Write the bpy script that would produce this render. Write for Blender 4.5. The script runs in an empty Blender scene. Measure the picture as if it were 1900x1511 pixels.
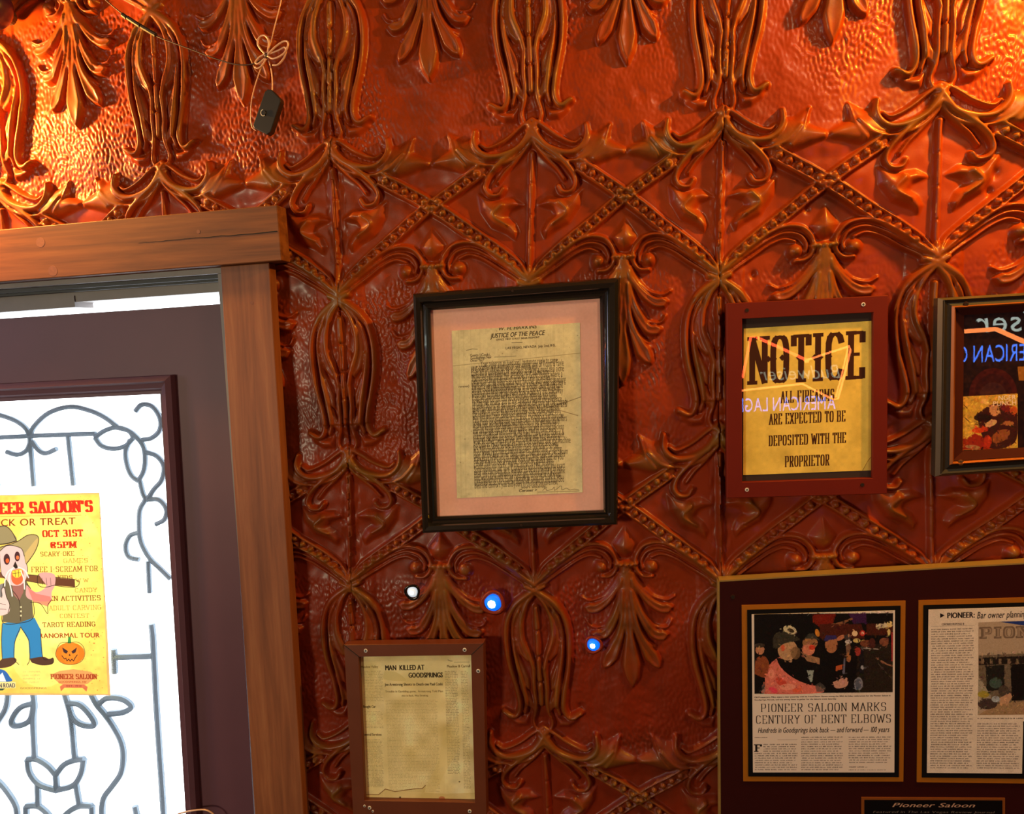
import bpy, math, random
import numpy as np
from mathutils import Matrix, Vector

random.seed(7)
rng = np.random.default_rng(11)
C = bpy.context.collection
S = bpy.context.scene

# ------------------------------------------------------------------ camera
# wall coordinates: u = columns of the tin pattern (0.305 m each) to the right,
# v = the same unit downwards, w into the wall.  World: X right, Y into the wall, Z up.
UN = 0.305
Z0 = 2.2435
rv = np.array([0.08407157, 0.14436392, -0.03771869])
CAM = np.array([2.50444980, 1.04687273, -4.09273440])
FPX = 1449.3534
def rot(r):
    th = np.linalg.norm(r); k = r / th
    K = np.array([[0, -k[2], k[1]], [k[2], 0, -k[0]], [-k[1], k[0], 0]])
    return np.eye(3) + np.sin(th) * K + (1 - np.cos(th)) * K @ K
R = rot(rv)
def w2b(v):                                   # direction, wall axes -> world axes
    return Vector((v[0], v[2], -v[1]))
cam_loc = Vector((CAM[0] * UN, CAM[2] * UN, Z0 - CAM[1] * UN))
cd = bpy.data.cameras.new('camera')
cam = bpy.data.objects.new('camera', cd); C.objects.link(cam)
xr, yd, zf = w2b(R[0]), w2b(R[1]), w2b(R[2])
m = Matrix.Identity(4)
for i in range(3):
    m[i][0] = xr[i]; m[i][1] = -yd[i]; m[i][2] = -zf[i]; m[i][3] = cam_loc[i]
cam.matrix_world = m
cd.sensor_width = 36.0
cd.lens = 36.0 * FPX / 1900.0
cd.clip_start = 0.02
S.camera = cam

def ray(px, py):
    d = np.array([(px - 950) / FPX, (py - 755.5) / FPX, 1.0]) @ R
    return d
def pw(px, py, Y=0.0):
    """world point on the plane Y seen at photograph pixel (px, py)"""
    d = ray(px, py); t = (Y / UN - CAM[2]) / d[2]; q = CAM + t * d
    return Vector((q[0] * UN, Y, Z0 - q[1] * UN))
def puv(px, py):
    d = ray(px, py); t = -CAM[2] / d[2]; q = CAM + t * d
    return q[:2]

# ------------------------------------------------------------------ world, lights, exposure
S.view_settings.view_transform = 'Standard'
S.view_settings.look = 'None'
S.view_settings.gamma = 1.0
S.view_settings.use_curve_mapping = False
S.view_settings.exposure = 0.0
wd = bpy.data.worlds.new('daylight'); S.world = wd; wd.use_nodes = True
bg = wd.node_tree.nodes['Background']
bg.inputs['Color'].default_value = (0.90, 0.95, 1.0, 1)
bg.inputs['Strength'].default_value = 5.0

def light(name, kind, loc, energy, color, size=0.1, target=None, size_y=None, spread=None):
    d = bpy.data.lights.new(name, kind); d.energy = energy; d.color = color
    if kind == 'AREA':
        d.size = size
        if size_y: d.shape = 'RECTANGLE'; d.size_y = size_y
        if spread: d.spread = spread
    else:
        d.shadow_soft_size = size
    o = bpy.data.objects.new(name, d); C.objects.link(o); o.location = loc
    if target is not None:
        o.rotation_euler = (Vector(target) - Vector(loc)).to_track_quat('-Z', 'Y').to_euler()
    return o
# warm bare bulbs close to the tin, just out of view at both upper corners
light('bulb_light_left', 'POINT', (-0.40, -0.13, 2.37), 38, (1.0, 0.50, 0.10), 0.02)
light('bulb_light_right', 'POINT', (1.54, -0.28, 2.58), 52, (1.0, 0.44, 0.03), 0.025)
# a warm lamp hanging in the saloon, then a soft fill
light('saloon_lamp_light', 'AREA', (1.7, -1.2, 3.1), 11.0, (1.0, 0.82, 0.48), 0.35, (1.0, 0.0, 1.9))
light('warm_fill_light', 'AREA', (-1.42, -2.9, 1.78), 42.0, (1.0, 0.88, 0.60), 0.45, (0.9, 0.0, 1.5))  # unseen warm fill, added to brighten the wall and papers
# a front window with cool daylight to the left behind the photographer
light('window_light', 'AREA', (-2.1, -1.0, 2.4), 13.0, (0.72, 0.74, 1.0), 0.5, (0.1, 0.0, 1.9), 1.0)

# ------------------------------------------------------------------ mesh helpers
def link(name, me, mat=None, parent=None):
    o = bpy.data.objects.new(name, me); C.objects.link(o)
    if mat is not None: me.materials.append(mat)
    if parent is not None: o.parent = parent
    return o
def tag(o, label=None, cat=None, group=None, kind=None):
    if label: o['label'] = label
    if cat: o['category'] = cat
    if group: o['group'] = group
    if kind: o['kind'] = kind
    return o
def empty(name, loc=(0, 0, 0)):
    o = bpy.data.objects.new(name, None); C.objects.link(o); o.location = loc
    o.empty_display_size = 0.02
    bpy.context.view_layer.update()
    return o
class MB:
    def __init__(s): s.v = []; s.f = []; s.uv = []
    def add(s, vs, fs, uvs=None):
        n = len(s.v); s.v += [tuple(v) for v in vs]
        s.f += [tuple(i + n for i in f) for f in fs]
        for k, f in enumerate(fs):
            s.uv.append(uvs[k] if uvs else [(0, 0)] * len(f))
    def box(s, x0, x1, y0, y1, z0, z1):
        s.add([(x0, y0, z0), (x1, y0, z0), (x1, y1, z0), (x0, y1, z0), (x0, y0, z1), (x1, y0, z1), (x1, y1, z1), (x0, y1, z1)],
              [(0, 3, 2, 1), (4, 5, 6, 7), (0, 1, 5, 4), (1, 2, 6, 5), (2, 3, 7, 6), (3, 0, 4, 7)])
    def prism(s, front, back):
        """front/back: rings of points in the same order"""
        n = len(front)
        s.add(list(front) + list(back), [tuple(range(n)), tuple(range(2 * n - 1, n - 1, -1))] +
              [(i, i + n, (i + 1) % n + n, (i + 1) % n) for i in range(n)])
    def tube(s, pts, r, n=8, cap=True):
        pts = [Vector(p) for p in pts]; rings = []
        up = Vector((0, 1, 0.013)).normalized()
        rr = r if hasattr(r, '__len__') else [r] * len(pts)
        for i, p in enumerate(pts):
            d = (pts[min(i + 1, len(pts) - 1)] - pts[max(i - 1, 0)])
            if d.length < 1e-9: d = Vector((1, 0, 0))
            d.normalize()
            a = d.cross(up)
            if a.length < 0.05: a = d.cross(Vector((1, 0, 0)))
            a.normalize(); b = d.cross(a)
            rings.append([p + (a * math.cos(t) + b * math.sin(t)) * rr[i] for t in [2 * math.pi * (k + .5) / n for k in range(n)]])
        vs = [q for g in rings for q in g]; fs = []
        for i in range(len(pts) - 1):
            for k in range(n):
                fs.append((i * n + k, i * n + (k + 1) % n, (i + 1) * n + (k + 1) % n, (i + 1) * n + k))
        if cap:
            fs.append(tuple(range(n - 1, -1, -1))); fs.append(tuple((len(pts) - 1) * n + k for k in range(n)))
        s.add(vs, fs)
    def sphere(s, c, r, nu=12, nv=8, sy=1.0):
        c = Vector(c); vs = []; fs = []
        for j in range(nv + 1):
            ph = math.pi * j / nv
            for i in range(nu):
                th = 2 * math.pi * i / nu
                vs.append(c + Vector((math.sin(ph) * math.cos(th) * r, math.sin(ph) * math.sin(th) * r * sy, math.cos(ph) * r)))
        for j in range(nv):
            for i in range(nu):
                fs.append((j * nu + i, (j + 1) * nu + i, (j + 1) * nu + (i + 1) % nu, j * nu + (i + 1) % nu))
        s.add(vs, fs)
    def disc(s, c, r, y0, y1, n=16, r1=None):
        """short cylinder facing the room: back at y0, front (nearer -Y) at y1"""
        c = Vector(c); r1 = r if r1 is None else r1
        A = [(c.x + r * math.cos(2 * math.pi * k / n), y0, c.z + r * math.sin(2 * math.pi * k / n)) for k in range(n)]
        B = [(c.x + r1 * math.cos(2 * math.pi * k / n), y1, c.z + r1 * math.sin(2 * math.pi * k / n)) for k in range(n)]
        s.add(A + B, [tuple(range(n)), tuple(range(2 * n - 1, n - 1, -1))] + [(k, (k + 1) % n, (k + 1) % n + n, k + n)[::-1] for k in range(n)])
    def build(s, name, mat, parent=None, smooth=False, bevel=0):
        me = bpy.data.meshes.new(name)
        me.from_pydata(s.v, [], s.f)
        uvl = me.uv_layers.new(name='UVMap')
        flat = [c for f in s.uv for uv in f for c in uv]
        uvl.data.foreach_set('uv', flat)
        if smooth: me.polygons.foreach_set('use_smooth', [True] * len(me.polygons))
        me.update(); me.validate()
        o = link(name, me, mat, parent)
        if parent is not None:
            o.matrix_parent_inverse = parent.matrix_world.inverted()
        if bevel:
            b = o.modifiers.new('bevel', 'BEVEL'); b.width = bevel; b.segments = 2; b.limit_method = 'ANGLE'
        return o
def smooth_path(pts, k=5):
    pts = [np.array(p, float) for p in pts]
    if len(pts) < 3: return pts
    P = [2 * pts[0] - pts[1]] + pts + [2 * pts[-1] - pts[-2]]
    out = []
    for i in range(1, len(P) - 2):
        for j in range(k):
            t = j / k
            out.append(0.5 * ((2 * P[i]) + (-P[i - 1] + P[i + 1]) * t + (2 * P[i - 1] - 5 * P[i] + 4 * P[i + 1] - P[i + 2]) * t * t +
                              (-P[i - 1] + 3 * P[i] - 3 * P[i + 1] + P[i + 2]) * t ** 3))
    out.append(pts[-1]); return out

# ------------------------------------------------------------------ materials
def srgb(r, g, b):
    f = lambda c: (c / 255 / 12.92) if c / 255 <= 0.04045 else ((c / 255 + 0.055) / 1.055) ** 2.4
    return (f(r), f(g), f(b), 1)
class NT:
    def __init__(s, name):
        s.m = bpy.data.materials.new(name); s.m.use_nodes = True
        s.t = s.m.node_tree; s.b = s.t.nodes['Principled BSDF']; s.out = s.t.nodes['Material Output']
    def n(s, typ, **kw):
        x = s.t.nodes.new(typ)
        for k, v in kw.items():
            if k in x.inputs: x.inputs[k].default_value = v
            else: setattr(x, k, v)
        return x
    def l(s, a, b): s.t.links.new(a, b)
    def mix(s, fac, a, b, mode='MIX'):
        x = s.t.nodes.new('ShaderNodeMix'); x.data_type = 'RGBA'; x.blend_type = mode
        for sock, v in ((x.inputs[0], fac), (x.inputs[6], a), (x.inputs[7], b)):
            if hasattr(v, 'is_output'): s.l(v, sock)
            else: sock.default_value = v
        return x.outputs[2]
    def noise(s, scale, detail=4, rough=.5, coord='Object', stretch=None, dist=0):
        tc = s.n('ShaderNodeTexCoord'); src = tc.outputs[coord]
        if stretch:
            mp = s.n('ShaderNodeMapping'); mp.inputs['Scale'].default_value = stretch; s.l(src, mp.inputs[0]); src = mp.outputs[0]
        nz = s.n('ShaderNodeTexNoise', Scale=scale, Detail=detail, Roughness=rough, Distortion=dist); s.l(src, nz.inputs['Vector'])
        return nz.outputs[0]
    def ramp(s, fac, stops):
        r = s.n('ShaderNodeValToRGB'); s.l(fac, r.inputs[0]); e = r.color_ramp.elements
        while len(e) < len(stops): e.new(.5)
        for i, (p, c) in enumerate(stops): e[i].position = p; e[i].color = c
        return r.outputs[0]
    def bump(s, h, strength=.3, dist=.001):
        b = s.n('ShaderNodeBump', Strength=strength, Distance=dist); s.l(h, b.inputs['Height']); s.l(b.outputs[0], s.b.inputs['Normal'])
def simple(name, col, rough=.5, metal=0, spec=.5, var=.12, scale=40, coat=0):
    t = NT(name); nz = t.noise(scale, 5)
    c = t.mix(nz, tuple(x * (1 - var) for x in col[:3]) + (1,), tuple(min(1, x * (1 + var)) for x in col[:3]) + (1,))
    t.l(c, t.b.inputs['Base Color']); t.b.inputs['Roughness'].default_value = rough
    t.b.inputs['Metallic'].default_value = metal; t.b.inputs['Specular IOR Level'].default_value = spec
    t.b.inputs['Coat Weight'].default_value = coat
    return t.m
def emit(name, col, strength):
    t = NT(name); t.b.inputs['Base Color'].default_value = col
    t.b.inputs['Emission Color'].default_value = col; t.b.inputs['Emission Strength'].default_value = strength
    return t.m
def wood(name, c0, c1, c2, rough=.55, axis='x', gs=1.0):
    t = NT(name)
    st = (1.2 * gs, 14 * gs, 22 * gs) if axis == 'x' else (22 * gs, 14 * gs, 1.2 * gs)
    g = t.noise(3.0, 6, .6, stretch=st, dist=.4); g2 = t.noise(2.2, 3, .5)
    c = t.ramp(g, [(.25, c0), (.55, c1), (.8, c2)])
    c = t.mix(t.ramp(g2, [(.35, (0, 0, 0, 1)), (.75, (.45, .45, .45, 1))]), c, c0)
    t.l(c, t.b.inputs['Base Color']); t.b.inputs['Roughness'].default_value = rough; t.b.inputs['Specular IOR Level'].default_value = .3; t.bump(g, .25, .0008)
    return t.m

def tin_material():
    t = NT('painted_tin')
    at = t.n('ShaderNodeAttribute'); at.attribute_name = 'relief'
    n1 = t.noise(5, 6, .6); n2 = t.noise(38, 5, .65); n3 = t.noise(2.1, 3, .5)
    base = t.mix(n1, srgb(136, 45, 2), srgb(162, 60, 3))
    base = t.mix(t.ramp(n3, [(.38, (0, 0, 0, 1)), (.66, (.5, .5, .5, 1))]), base, srgb(126, 35, 4))
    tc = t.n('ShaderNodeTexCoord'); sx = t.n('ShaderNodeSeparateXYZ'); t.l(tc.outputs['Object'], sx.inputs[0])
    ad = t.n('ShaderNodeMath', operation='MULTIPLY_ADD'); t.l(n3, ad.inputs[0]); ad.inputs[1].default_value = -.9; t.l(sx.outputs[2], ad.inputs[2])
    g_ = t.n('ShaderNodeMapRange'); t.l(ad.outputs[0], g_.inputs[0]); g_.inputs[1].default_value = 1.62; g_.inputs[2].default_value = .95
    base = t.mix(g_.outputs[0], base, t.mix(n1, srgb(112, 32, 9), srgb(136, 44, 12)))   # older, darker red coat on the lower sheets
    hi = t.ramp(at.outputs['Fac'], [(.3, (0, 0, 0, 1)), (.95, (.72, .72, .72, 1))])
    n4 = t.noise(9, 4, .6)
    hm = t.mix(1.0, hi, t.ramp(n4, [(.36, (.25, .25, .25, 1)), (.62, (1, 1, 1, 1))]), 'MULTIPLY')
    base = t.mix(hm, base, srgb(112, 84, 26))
    n5 = t.noise(7, 6, .62, dist=.3)
    base = t.mix(t.ramp(n5, [(.50, (0, 0, 0, 1)), (.68, (.62, .62, .62, 1))]), base, srgb(74, 30, 8))      # brown stains
    chips = t.ramp(n2, [(.24, (1, 1, 1, 1)), (.27, (0, 0, 0, 1))])
    base = t.mix(chips, base, srgb(34, 20, 14))
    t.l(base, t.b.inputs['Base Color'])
    t.b.inputs['Roughness'].default_value = .44
    t.b.inputs['Metallic'].default_value = .0
    t.b.inputs['Specular IOR Level'].default_value = .22
    t.b.inputs['Coat Weight'].default_value = .10; t.b.inputs['Coat Roughness'].default_value = .18
    t.bump(t.noise(320, 4, .6), .25, .0006)
    return t.m
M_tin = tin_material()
M_back = simple('dark_wall_board', srgb(40, 18, 10), .9)
M_trim = wood('brown_stained_wood', srgb(74, 38, 15), srgb(132, 76, 34), srgb(158, 100, 50))
M_trimv = wood('brown_stained_wood_upright', srgb(100, 54, 30), srgb(142, 84, 48), srgb(166, 108, 66), axis='z')
M_door = simple('dark_door_paint', srgb(92, 58, 68), .5, 0, .3, var=.12, scale=9)
M_jamb = simple('grey_painted_jamb', srgb(112, 104, 100), .5, var=.2, scale=30)
M_seal = simple('dark_weather_strip', srgb(40, 44, 48), .6)
M_iron = simple('blue_grey_iron', srgb(84, 104, 118), .45, .3, var=.3, scale=60)
M_black = simple('black_lacquer', srgb(26, 24, 20), .16, 0, .6, coat=.6)
M_brown_frame = simple('red_brown_board', srgb(100, 22, 5), .6, 0, .2, var=.12, scale=25)
M_brown_frame2 = simple('brown_flat_moulding', srgb(98, 48, 26), .38, var=.15, scale=25)
M_plaque = simple('dark_cherry_board', srgb(44, 4, 2), .65, 0, .15, var=.1)
M_gold = simple('gold_trim', srgb(180, 110, 24), .4, .35)
M_brass_edge = simple('brass_edge', srgb(178, 150, 84), .35, .5)
M_blackmat = simple('black_mat_board', srgb(8, 6, 7), .8, 0, .15)
M_screw = simple('zinc_screw', srgb(225, 220, 208), .35, .15)
M_screwd = simple('dark_screw', srgb(70, 45, 30), .4, .7)
M_slot = simple('screw_slot', srgb(20, 15, 12), .8)
M_backcard = simple('dark_backing', srgb(52, 34, 24), .8)  # dark brown card behind the notice paper
M_wire = simple('grey_brown_wire', srgb(214, 168, 136), .4, .3)
M_wired = simple('dark_wire', srgb(58, 36, 26), .5)
M_plastic = simple('black_plastic', srgb(30, 26, 24), .4)
M_room = simple('room_plaster', srgb(96, 60, 40), .9)
M_floor = wood('floor_planks', srgb(50, 30, 18), srgb(80, 50, 30), srgb(100, 66, 40))

def pic_material(name, img, rough=.6, translucent=0.0, spec=.2):
    t = NT(name); im = t.n('ShaderNodeTexImage'); im.image = img; im.extension = 'EXTEND'; im.interpolation = 'Cubic'
    t.l(im.outputs[0], t.b.inputs['Base Color']); t.b.inputs['Roughness'].default_value = rough
    t.b.inputs['Specular IOR Level'].default_value = spec
    if translucent:
        tr = t.n('ShaderNodeBsdfTranslucent'); t.l(im.outputs[0], tr.inputs[0])
        mx = t.n('ShaderNodeMixShader', Fac=translucent); mx.inputs[0].default_value = translucent
        t.l(t.b.outputs[0], mx.inputs[1]); t.l(tr.outputs[0], mx.inputs[2]); t.l(mx.outputs[0], t.out.inputs[0])
    return t.m
def glass_material(name, haze=0.0, tint=(1, 1, 1, 1), gloss=1.0):
    t = NT(name)
    tr = t.n('ShaderNodeBsdfTransparent'); tr.inputs[0].default_value = tint
    gl = t.n('ShaderNodeBsdfGlossy'); gl.inputs['Roughness'].default_value = 0.012
    fr = t.n('ShaderNodeFresnel', IOR=1.5); ge = t.n('ShaderNodeNewGeometry'); mr = t.n('ShaderNodeMapRange')
    mr.inputs[3].default_value = 1.5; mr.inputs[4].default_value = 1 / 1.5      # same pane from either side
    t.l(ge.outputs['Backfacing'], mr.inputs[0]); t.l(mr.outputs[0], fr.inputs['IOR'])
    mx = t.n('ShaderNodeMixShader'); t.l(fr.outputs[0], mx.inputs[0]); t.l(tr.outputs[0], mx.inputs[1]); t.l(gl.outputs[0], mx.inputs[2])
    last = mx.outputs[0]
    if haze:
        h = t.n('ShaderNodeBsdfTranslucent'); h.inputs[0].default_value = (.8, .85, .95, 1)
        m2 = t.n('ShaderNodeMixShader'); m2.inputs[0].default_value = haze
        t.l(last, m2.inputs[1]); t.l(h.outputs[0], m2.inputs[2]); last = m2.outputs[0]
    t.l(last, t.out.inputs[0]); return t.m
M_glass = glass_material('picture_glass')
M_doorglass = glass_material('glare_veiled_glass', haze=.05)  # bluish translucent haze put in to imitate sky glare over the grille

# ------------------------------------------------------------------ pressed tin relief (one repeat of the pattern)
PER, NA = 1.59507, 0.73104                      # vertical repeat; knot -> lower node
OBS = [(0,0,0,306,327),(1,0,0,618,283),(2,0,0,989,251),(3,0,0,1341,228),(4,0,0,1744,185),
 (1,0,1,632,549),(2,0,1,983,524),(3,0,1,1333,512),(4,0,1,1732,480),(1,1,0,649,852),(3,1,0,1334,809),
 (1,1,1,652,1078),(2,1,1,993,1085),(3,1,1,1338,1078),(4,1,1,1726,1060),(2,2,0,1011,1368)]
_src = np.array([puv(o[3], o[4]) for o in OBS]); _dst = np.array([(o[0], o[1] * PER + o[2] * NA) for o in OBS])
def _U(r): return r ** 2 * np.log(r + 1e-9)
def _tps(src, dst, lam=.02):                    # the sheets were hung a little unevenly: smooth warp
    n = len(src); K = _U(np.linalg.norm(src[:, None] - src[None], axis=2)) + lam * np.eye(n)
    Q = np.c_[np.ones(n), src]; A = np.block([[K, Q], [Q.T, np.zeros((3, 3))]])
    return np.linalg.solve(A, np.r_[dst, np.zeros((3, 2))])
_W = _tps(_src, _dst - _src)
def to_tile(q):
    out = q + np.c_[np.ones(len(q)), q] @ _W[-3:]
    for k in range(len(_src)):
        out += _U(np.hypot(q[:, 0] - _src[k, 0], q[:, 1] - _src[k, 1]))[:, None] * _W[k]
    return out
DS = 0.004
nu, nv = 126, 400
gv = np.arange(nv) * PER / nv
GU, GV = np.meshgrid(np.arange(nu) * DS, gv)
def copies(pts):
    pts = np.array(pts, float)
    for mir in (lambda u: u, lambda u: -u, lambda u: 1 - u, lambda u: u - 1):
        for dv in (-PER, 0, PER, -2 * PER):
            q = pts.copy(); q[:, 0] = mir(q[:, 0]); q[:, 1] += dv
            if q[:, 0].max() < -.12 or q[:, 0].min() > .62 or q[:, 1].max() < -.12 or q[:, 1].min() > PER + .12: continue
            yield q
def stroke(H, pts, w0, w1=None, h=.02, wm=None, prof='round', h1=None, mode='max'):
    w1 = w0 if w1 is None else w1; h1 = h if h1 is None else h1
    for q in copies(pts):
        q = np.array(smooth_path(q, 5)) if len(q) > 2 else q
        n = len(q) - 1; best = np.full(H.shape, 9.0); tt = np.zeros(H.shape)
        lo = q.min(0) - .12; hi = q.max(0) + .12
        j0, j1 = max(0, int(lo[0] / DS)), min(nu, int(hi[0] / DS) + 2)
        i0, i1 = max(0, int(lo[1] / PER * nv)), min(nv, int(hi[1] / PER * nv) + 2)
        if j0 >= j1 or i0 >= i1: continue
        U, V = GU[i0:i1, j0:j1], GV[i0:i1, j0:j1]
        b = np.full(U.shape, 9.0); T = np.zeros(U.shape)
        for k in range(n):
            a, c = q[k], q[k + 1]; d = c - a; L2 = (d ** 2).sum() + 1e-12
            s = np.clip(((U - a[0]) * d[0] + (V - a[1]) * d[1]) / L2, 0, 1)
            ds = np.hypot(U - a[0] - s * d[0], V - a[1] - s * d[1])
            m_ = ds < b; b = np.where(m_, ds, b); T = np.where(m_, (k + s) / n, T)
        w = w0 + (w1 - w0) * T
        if wm is not None: w = np.interp(T.ravel(), wm[0], wm[1]).reshape(T.shape)
        r = b / np.maximum(w, 1e-4); hh = h + (h1 - h) * T
        if prof == 'round': g = np.sqrt(np.clip(1 - r * r, 0, 1))
        elif prof == 'petal': g = np.clip((1 - r) / .28, 0, 1) ** .6 * (.62 + .38 * np.clip(r, 0, 1) ** 2)
        elif prof == 'dome': g = np.clip(1 - r * r, 0, 1) ** 1.5
        elif prof == 'flat': g = np.clip((1 - r) / .22, 0, 1)
        g = g * hh
        if mode == 'max': H[i0:i1, j0:j1] = np.maximum(H[i0:i1, j0:j1], g)
        else: H[i0:i1, j0:j1] += g
def blob(H, poly, h, soft=.02, tip=0.0):
    for q in copies(poly):
        ins = np.zeros(H.shape, bool); dist = np.full(H.shape, 9.0); n = len(q)
        for k in range(n):
            a, c = q[k], q[(k + 1) % n]
            cond = (a[1] > GV) != (c[1] > GV)
            xs = a[0] + (GV - a[1]) / ((c[1] - a[1]) + 1e-12) * (c[0] - a[0])
            ins ^= cond & (GU < xs)
            d = c - a; s = np.clip(((GU - a[0]) * d[0] + (GV - a[1]) * d[1]) / ((d ** 2).sum() + 1e-12), 0, 1)
            dist = np.minimum(dist, np.hypot(GU - a[0] - s * d[0], GV - a[1] - s * d[1]))
        g = np.where(ins, h * (1 - np.exp(-dist / soft)), 0)
        H[:] = np.maximum(H, g)
def blur(H, it=1):
    for _ in range(it):
        P_ = np.concatenate([H[:, 1:2], H, H[:, -2:-1]], 1)
        H = .25 * P_[:, :-2] + .5 * H + .25 * P_[:, 2:]
        H = .25 * np.roll(H, 1, 0) + .5 * H + .25 * np.roll(H, -1, 0)
    return H
base = np.zeros((nv, nu)); T1 = np.zeros((nv, nu)); T2 = np.zeros((nv, nu))
N = NA
def off(pts, dv): return [(u, v + dv) for u, v in pts]
# broad swellings
stroke(base, [(0, N + .05), (0, N + .3), (0, N + .62)], .2, .16, .014, prof='dome')
stroke(base, [(.5, .66), (.5, 1.18)], .10, .10, .010, wm=([0, .5, 1], [.06, .22, .1]), prof='dome')
stroke(base, [(.0, .02), (.2, .12), (.5, .12)], .09, .09, .012, prof='dome')
# knot: acanthus branches
LEAF1 = [(.262, .02), (.284, -.03), (.30, .0), (.34, .004), (.376, -.016), (.418, -.042), (.409, .0), (.414, .045), (.44, .062), (.5, .09), (.5, .125), (.438, .138), (.333, .168), (.245, .145), (.196, .115), (.24, .09)]
blob(T1, LEAF1, .034, .026)
stroke(T2, [(-.012, -.045), (.053, .052), (.133, .092), (.209, .10), (.267, .068), (.29, .02), (.284, -.03)], .020, .012, .034)
stroke(T2, [(.0, -.07), (.064, -.03), (.137, .022), (.217, .055), (.255, .035)], .014, .010, .028)
stroke(T2, [(-.03, -.02), (.03, .07), (.12, .128), (.21, .142), (.30, .12), (.37, .05)], .011, .008, .024)
stroke(T2, [(.33, .14), (.38, .07), (.413, -.03)], .010, .006, .016, mode='add')
# knot: hanging loops and their leaves
stroke(T2, [(.0, .01), (.075, .07), (.15, .125), (.213, .19), (.235, .245), (.212, .284), (.165, .288), (.142, .258)], .017, .013, .032)
stroke(T2, [(.01, .05), (.07, .115), (.13, .17), (.172, .225)], .010, .010, .022)
LEAF2 = [(.275, .27), (.262, .36), (.205, .445), (.125, .482), (.076, .52), (.055, .475), (.08, .425), (.122, .395), (.108, .372), (.024, .345), (.09, .302), (.185, .306), (.23, .28)]
blob(T1, LEAF2, .038, .032)
stroke(T1, [(.15, .34), (.19, .39), (.12, .44)], .03, .012, .042, prof='dome')
# centre rods
for y0 in (.095, .25, .405, .56):
    stroke(T2, [(0, y0), (0, y0 + .135)], .015, .015, .026)
# straps with bosses
ST = [(.75, .165), (.64, .232), (.535, .298), (.425, .373), (.33, .446), (.235, .516), (.14, .588), (.06, .66), (.0, .72)]
sw = ([0, .05, .7, 1], [.026, .034, .030, .012])
stroke(T1, ST, .03, .03, .016, wm=sw, prof='flat')
def offset(path, d):
    p = np.array(path); t = np.gradient(p, axis=0); t /= np.linalg.norm(t, axis=1)[:, None]
    return [tuple(x) for x in p + np.c_[-t[:, 1], t[:, 0]] * d]
up_ = offset(ST, .027); dn_ = offset(ST, -.027)
stroke(T2, up_[:-1] + [(.0, .72)], .009, .008, .027)
stroke(T2, dn_[:-1] + [(.0, .72)], .009, .008, .027)
sp = np.array(smooth_path(ST, 20)); L = np.r_[0, np.cumsum(np.linalg.norm(np.diff(sp, axis=0), axis=1))]
BOSS = []
for s_ in np.arange(.03, L[-1] - .10, .056):
    c_ = (np.interp(s_, L, sp[:, 0]), np.interp(s_, L, sp[:, 1])); BOSS.append(c_)
    stroke(T2, [c_, (c_[0] + .001, c_[1])], .0175, .0175, .036)
# C scrolls
stroke(T2, [(-.03, .745), (.015, .711), (.149, .60), (.249, .537), (.326, .514), (.40, .53), (.445, .585), (.447, .645), (.415, .685), (.365, .69)], .013, .012, .030)
stroke(T2, [(-.01, .755), (.05, .70), (.16, .622), (.25, .567), (.32, .546), (.385, .563), (.418, .61), (.412, .65)], .010, .009, .024)
stroke(T2, [(.0, .775), (.07, .71), (.16, .652), (.24, .60), (.31, .576), (.365, .592)], .010, .008, .022)
stroke(T1, [(.365, .64), (.366, .64)], .046, .046, .040, prof='dome')
# cartouche, clasp
blob(T1, [(.5, .422), (.572, .52), (.552, .575), (.5, .6), (.448, .575), (.428, .52)], .046, .045)
blob(T1, [(.44, .60), (.56, .60), (.545, .655), (.455, .655)], .026, .012)
for du in (0, .03, .056):
    stroke(T2, [(.5 - du, .622), (.501 - du, .622)], .0125, .0125, .042)
# palmette
PW = ([0, .25, .6, .82, .94, 1], [.010, .013, .022, .040, .026, .003])
PW2 = ([0, .3, .7, .9, 1], [.009, .014, .026, .030, .004])
stroke(T1, [(.5, .64), (.5, .9), (.5, 1.29)], .03, .03, .040, wm=([0, .3, .65, .84, .93, 1], [.010, .014, .024, .052, .034, .002]), prof='petal')
stroke(T1, [(.495, .64), (.485, .82), (.455, .98), (.405, 1.09), (.348, 1.185)], .03, .03, .040, wm=PW, prof='petal')
stroke(T1, [(.49, .64), (.468, .79), (.42, .92), (.36, 1.0), (.292, 1.0)], .03, .03, .040, wm=PW2, prof='petal')
stroke(T1, [(.485, .64), (.452, .73), (.395, .81), (.325, .86), (.262, .855)], .03, .03, .040, wm=PW2, prof='petal')
for q_ in ([(.47, .70), (.43, .86), (.37, .95), (.30, .965), (.272, .93)], [(.475, .76), (.455, .93), (.41, 1.03), (.365, 1.07)],
           [(.46, .67), (.42, .74), (.36, .80), (.29, .82), (.248, .80)]):
    stroke(T2, q_, .009, .008, .018, mode='max')
# spindle between node and the next knot
sp1 = [(-.05, .0), (.04, .045), (.115, .11), (.158, .20), (.170, .31), (.160, .44), (.130, .58), (.118, .68), (.145, .735), (.205, .712)]
stroke(T2, off(sp1, N), .017, .017, .036)
stroke(T2, off([(.0, .01), (.075, .10), (.125, .20), (.135, .32), (.118, .44), (.092, .56), (.082, .66), (.095, .72)], N), .012, .012, .026)
stroke(T1, off([(.09, .14), (.105, .25), (.09, .34), (.058, .42)], N), .02, .02, .028, wm=([0, .5, .8, 1], [.006, .02, .026, .004]), prof='petal')
stroke(T1, off([(.125, .30), (.118, .40), (.092, .49), (.062, .58)], N), .02, .02, .028, wm=([0, .5, .8, 1], [.006, .02, .026, .004]), prof='petal')
stroke(T1, off([(.11, .46), (.10, .55), (.075, .63), (.045, .70)], N), .02, .02, .028, wm=([0, .5, .8, 1], [.006, .018, .022, .004]), prof='petal')
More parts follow.
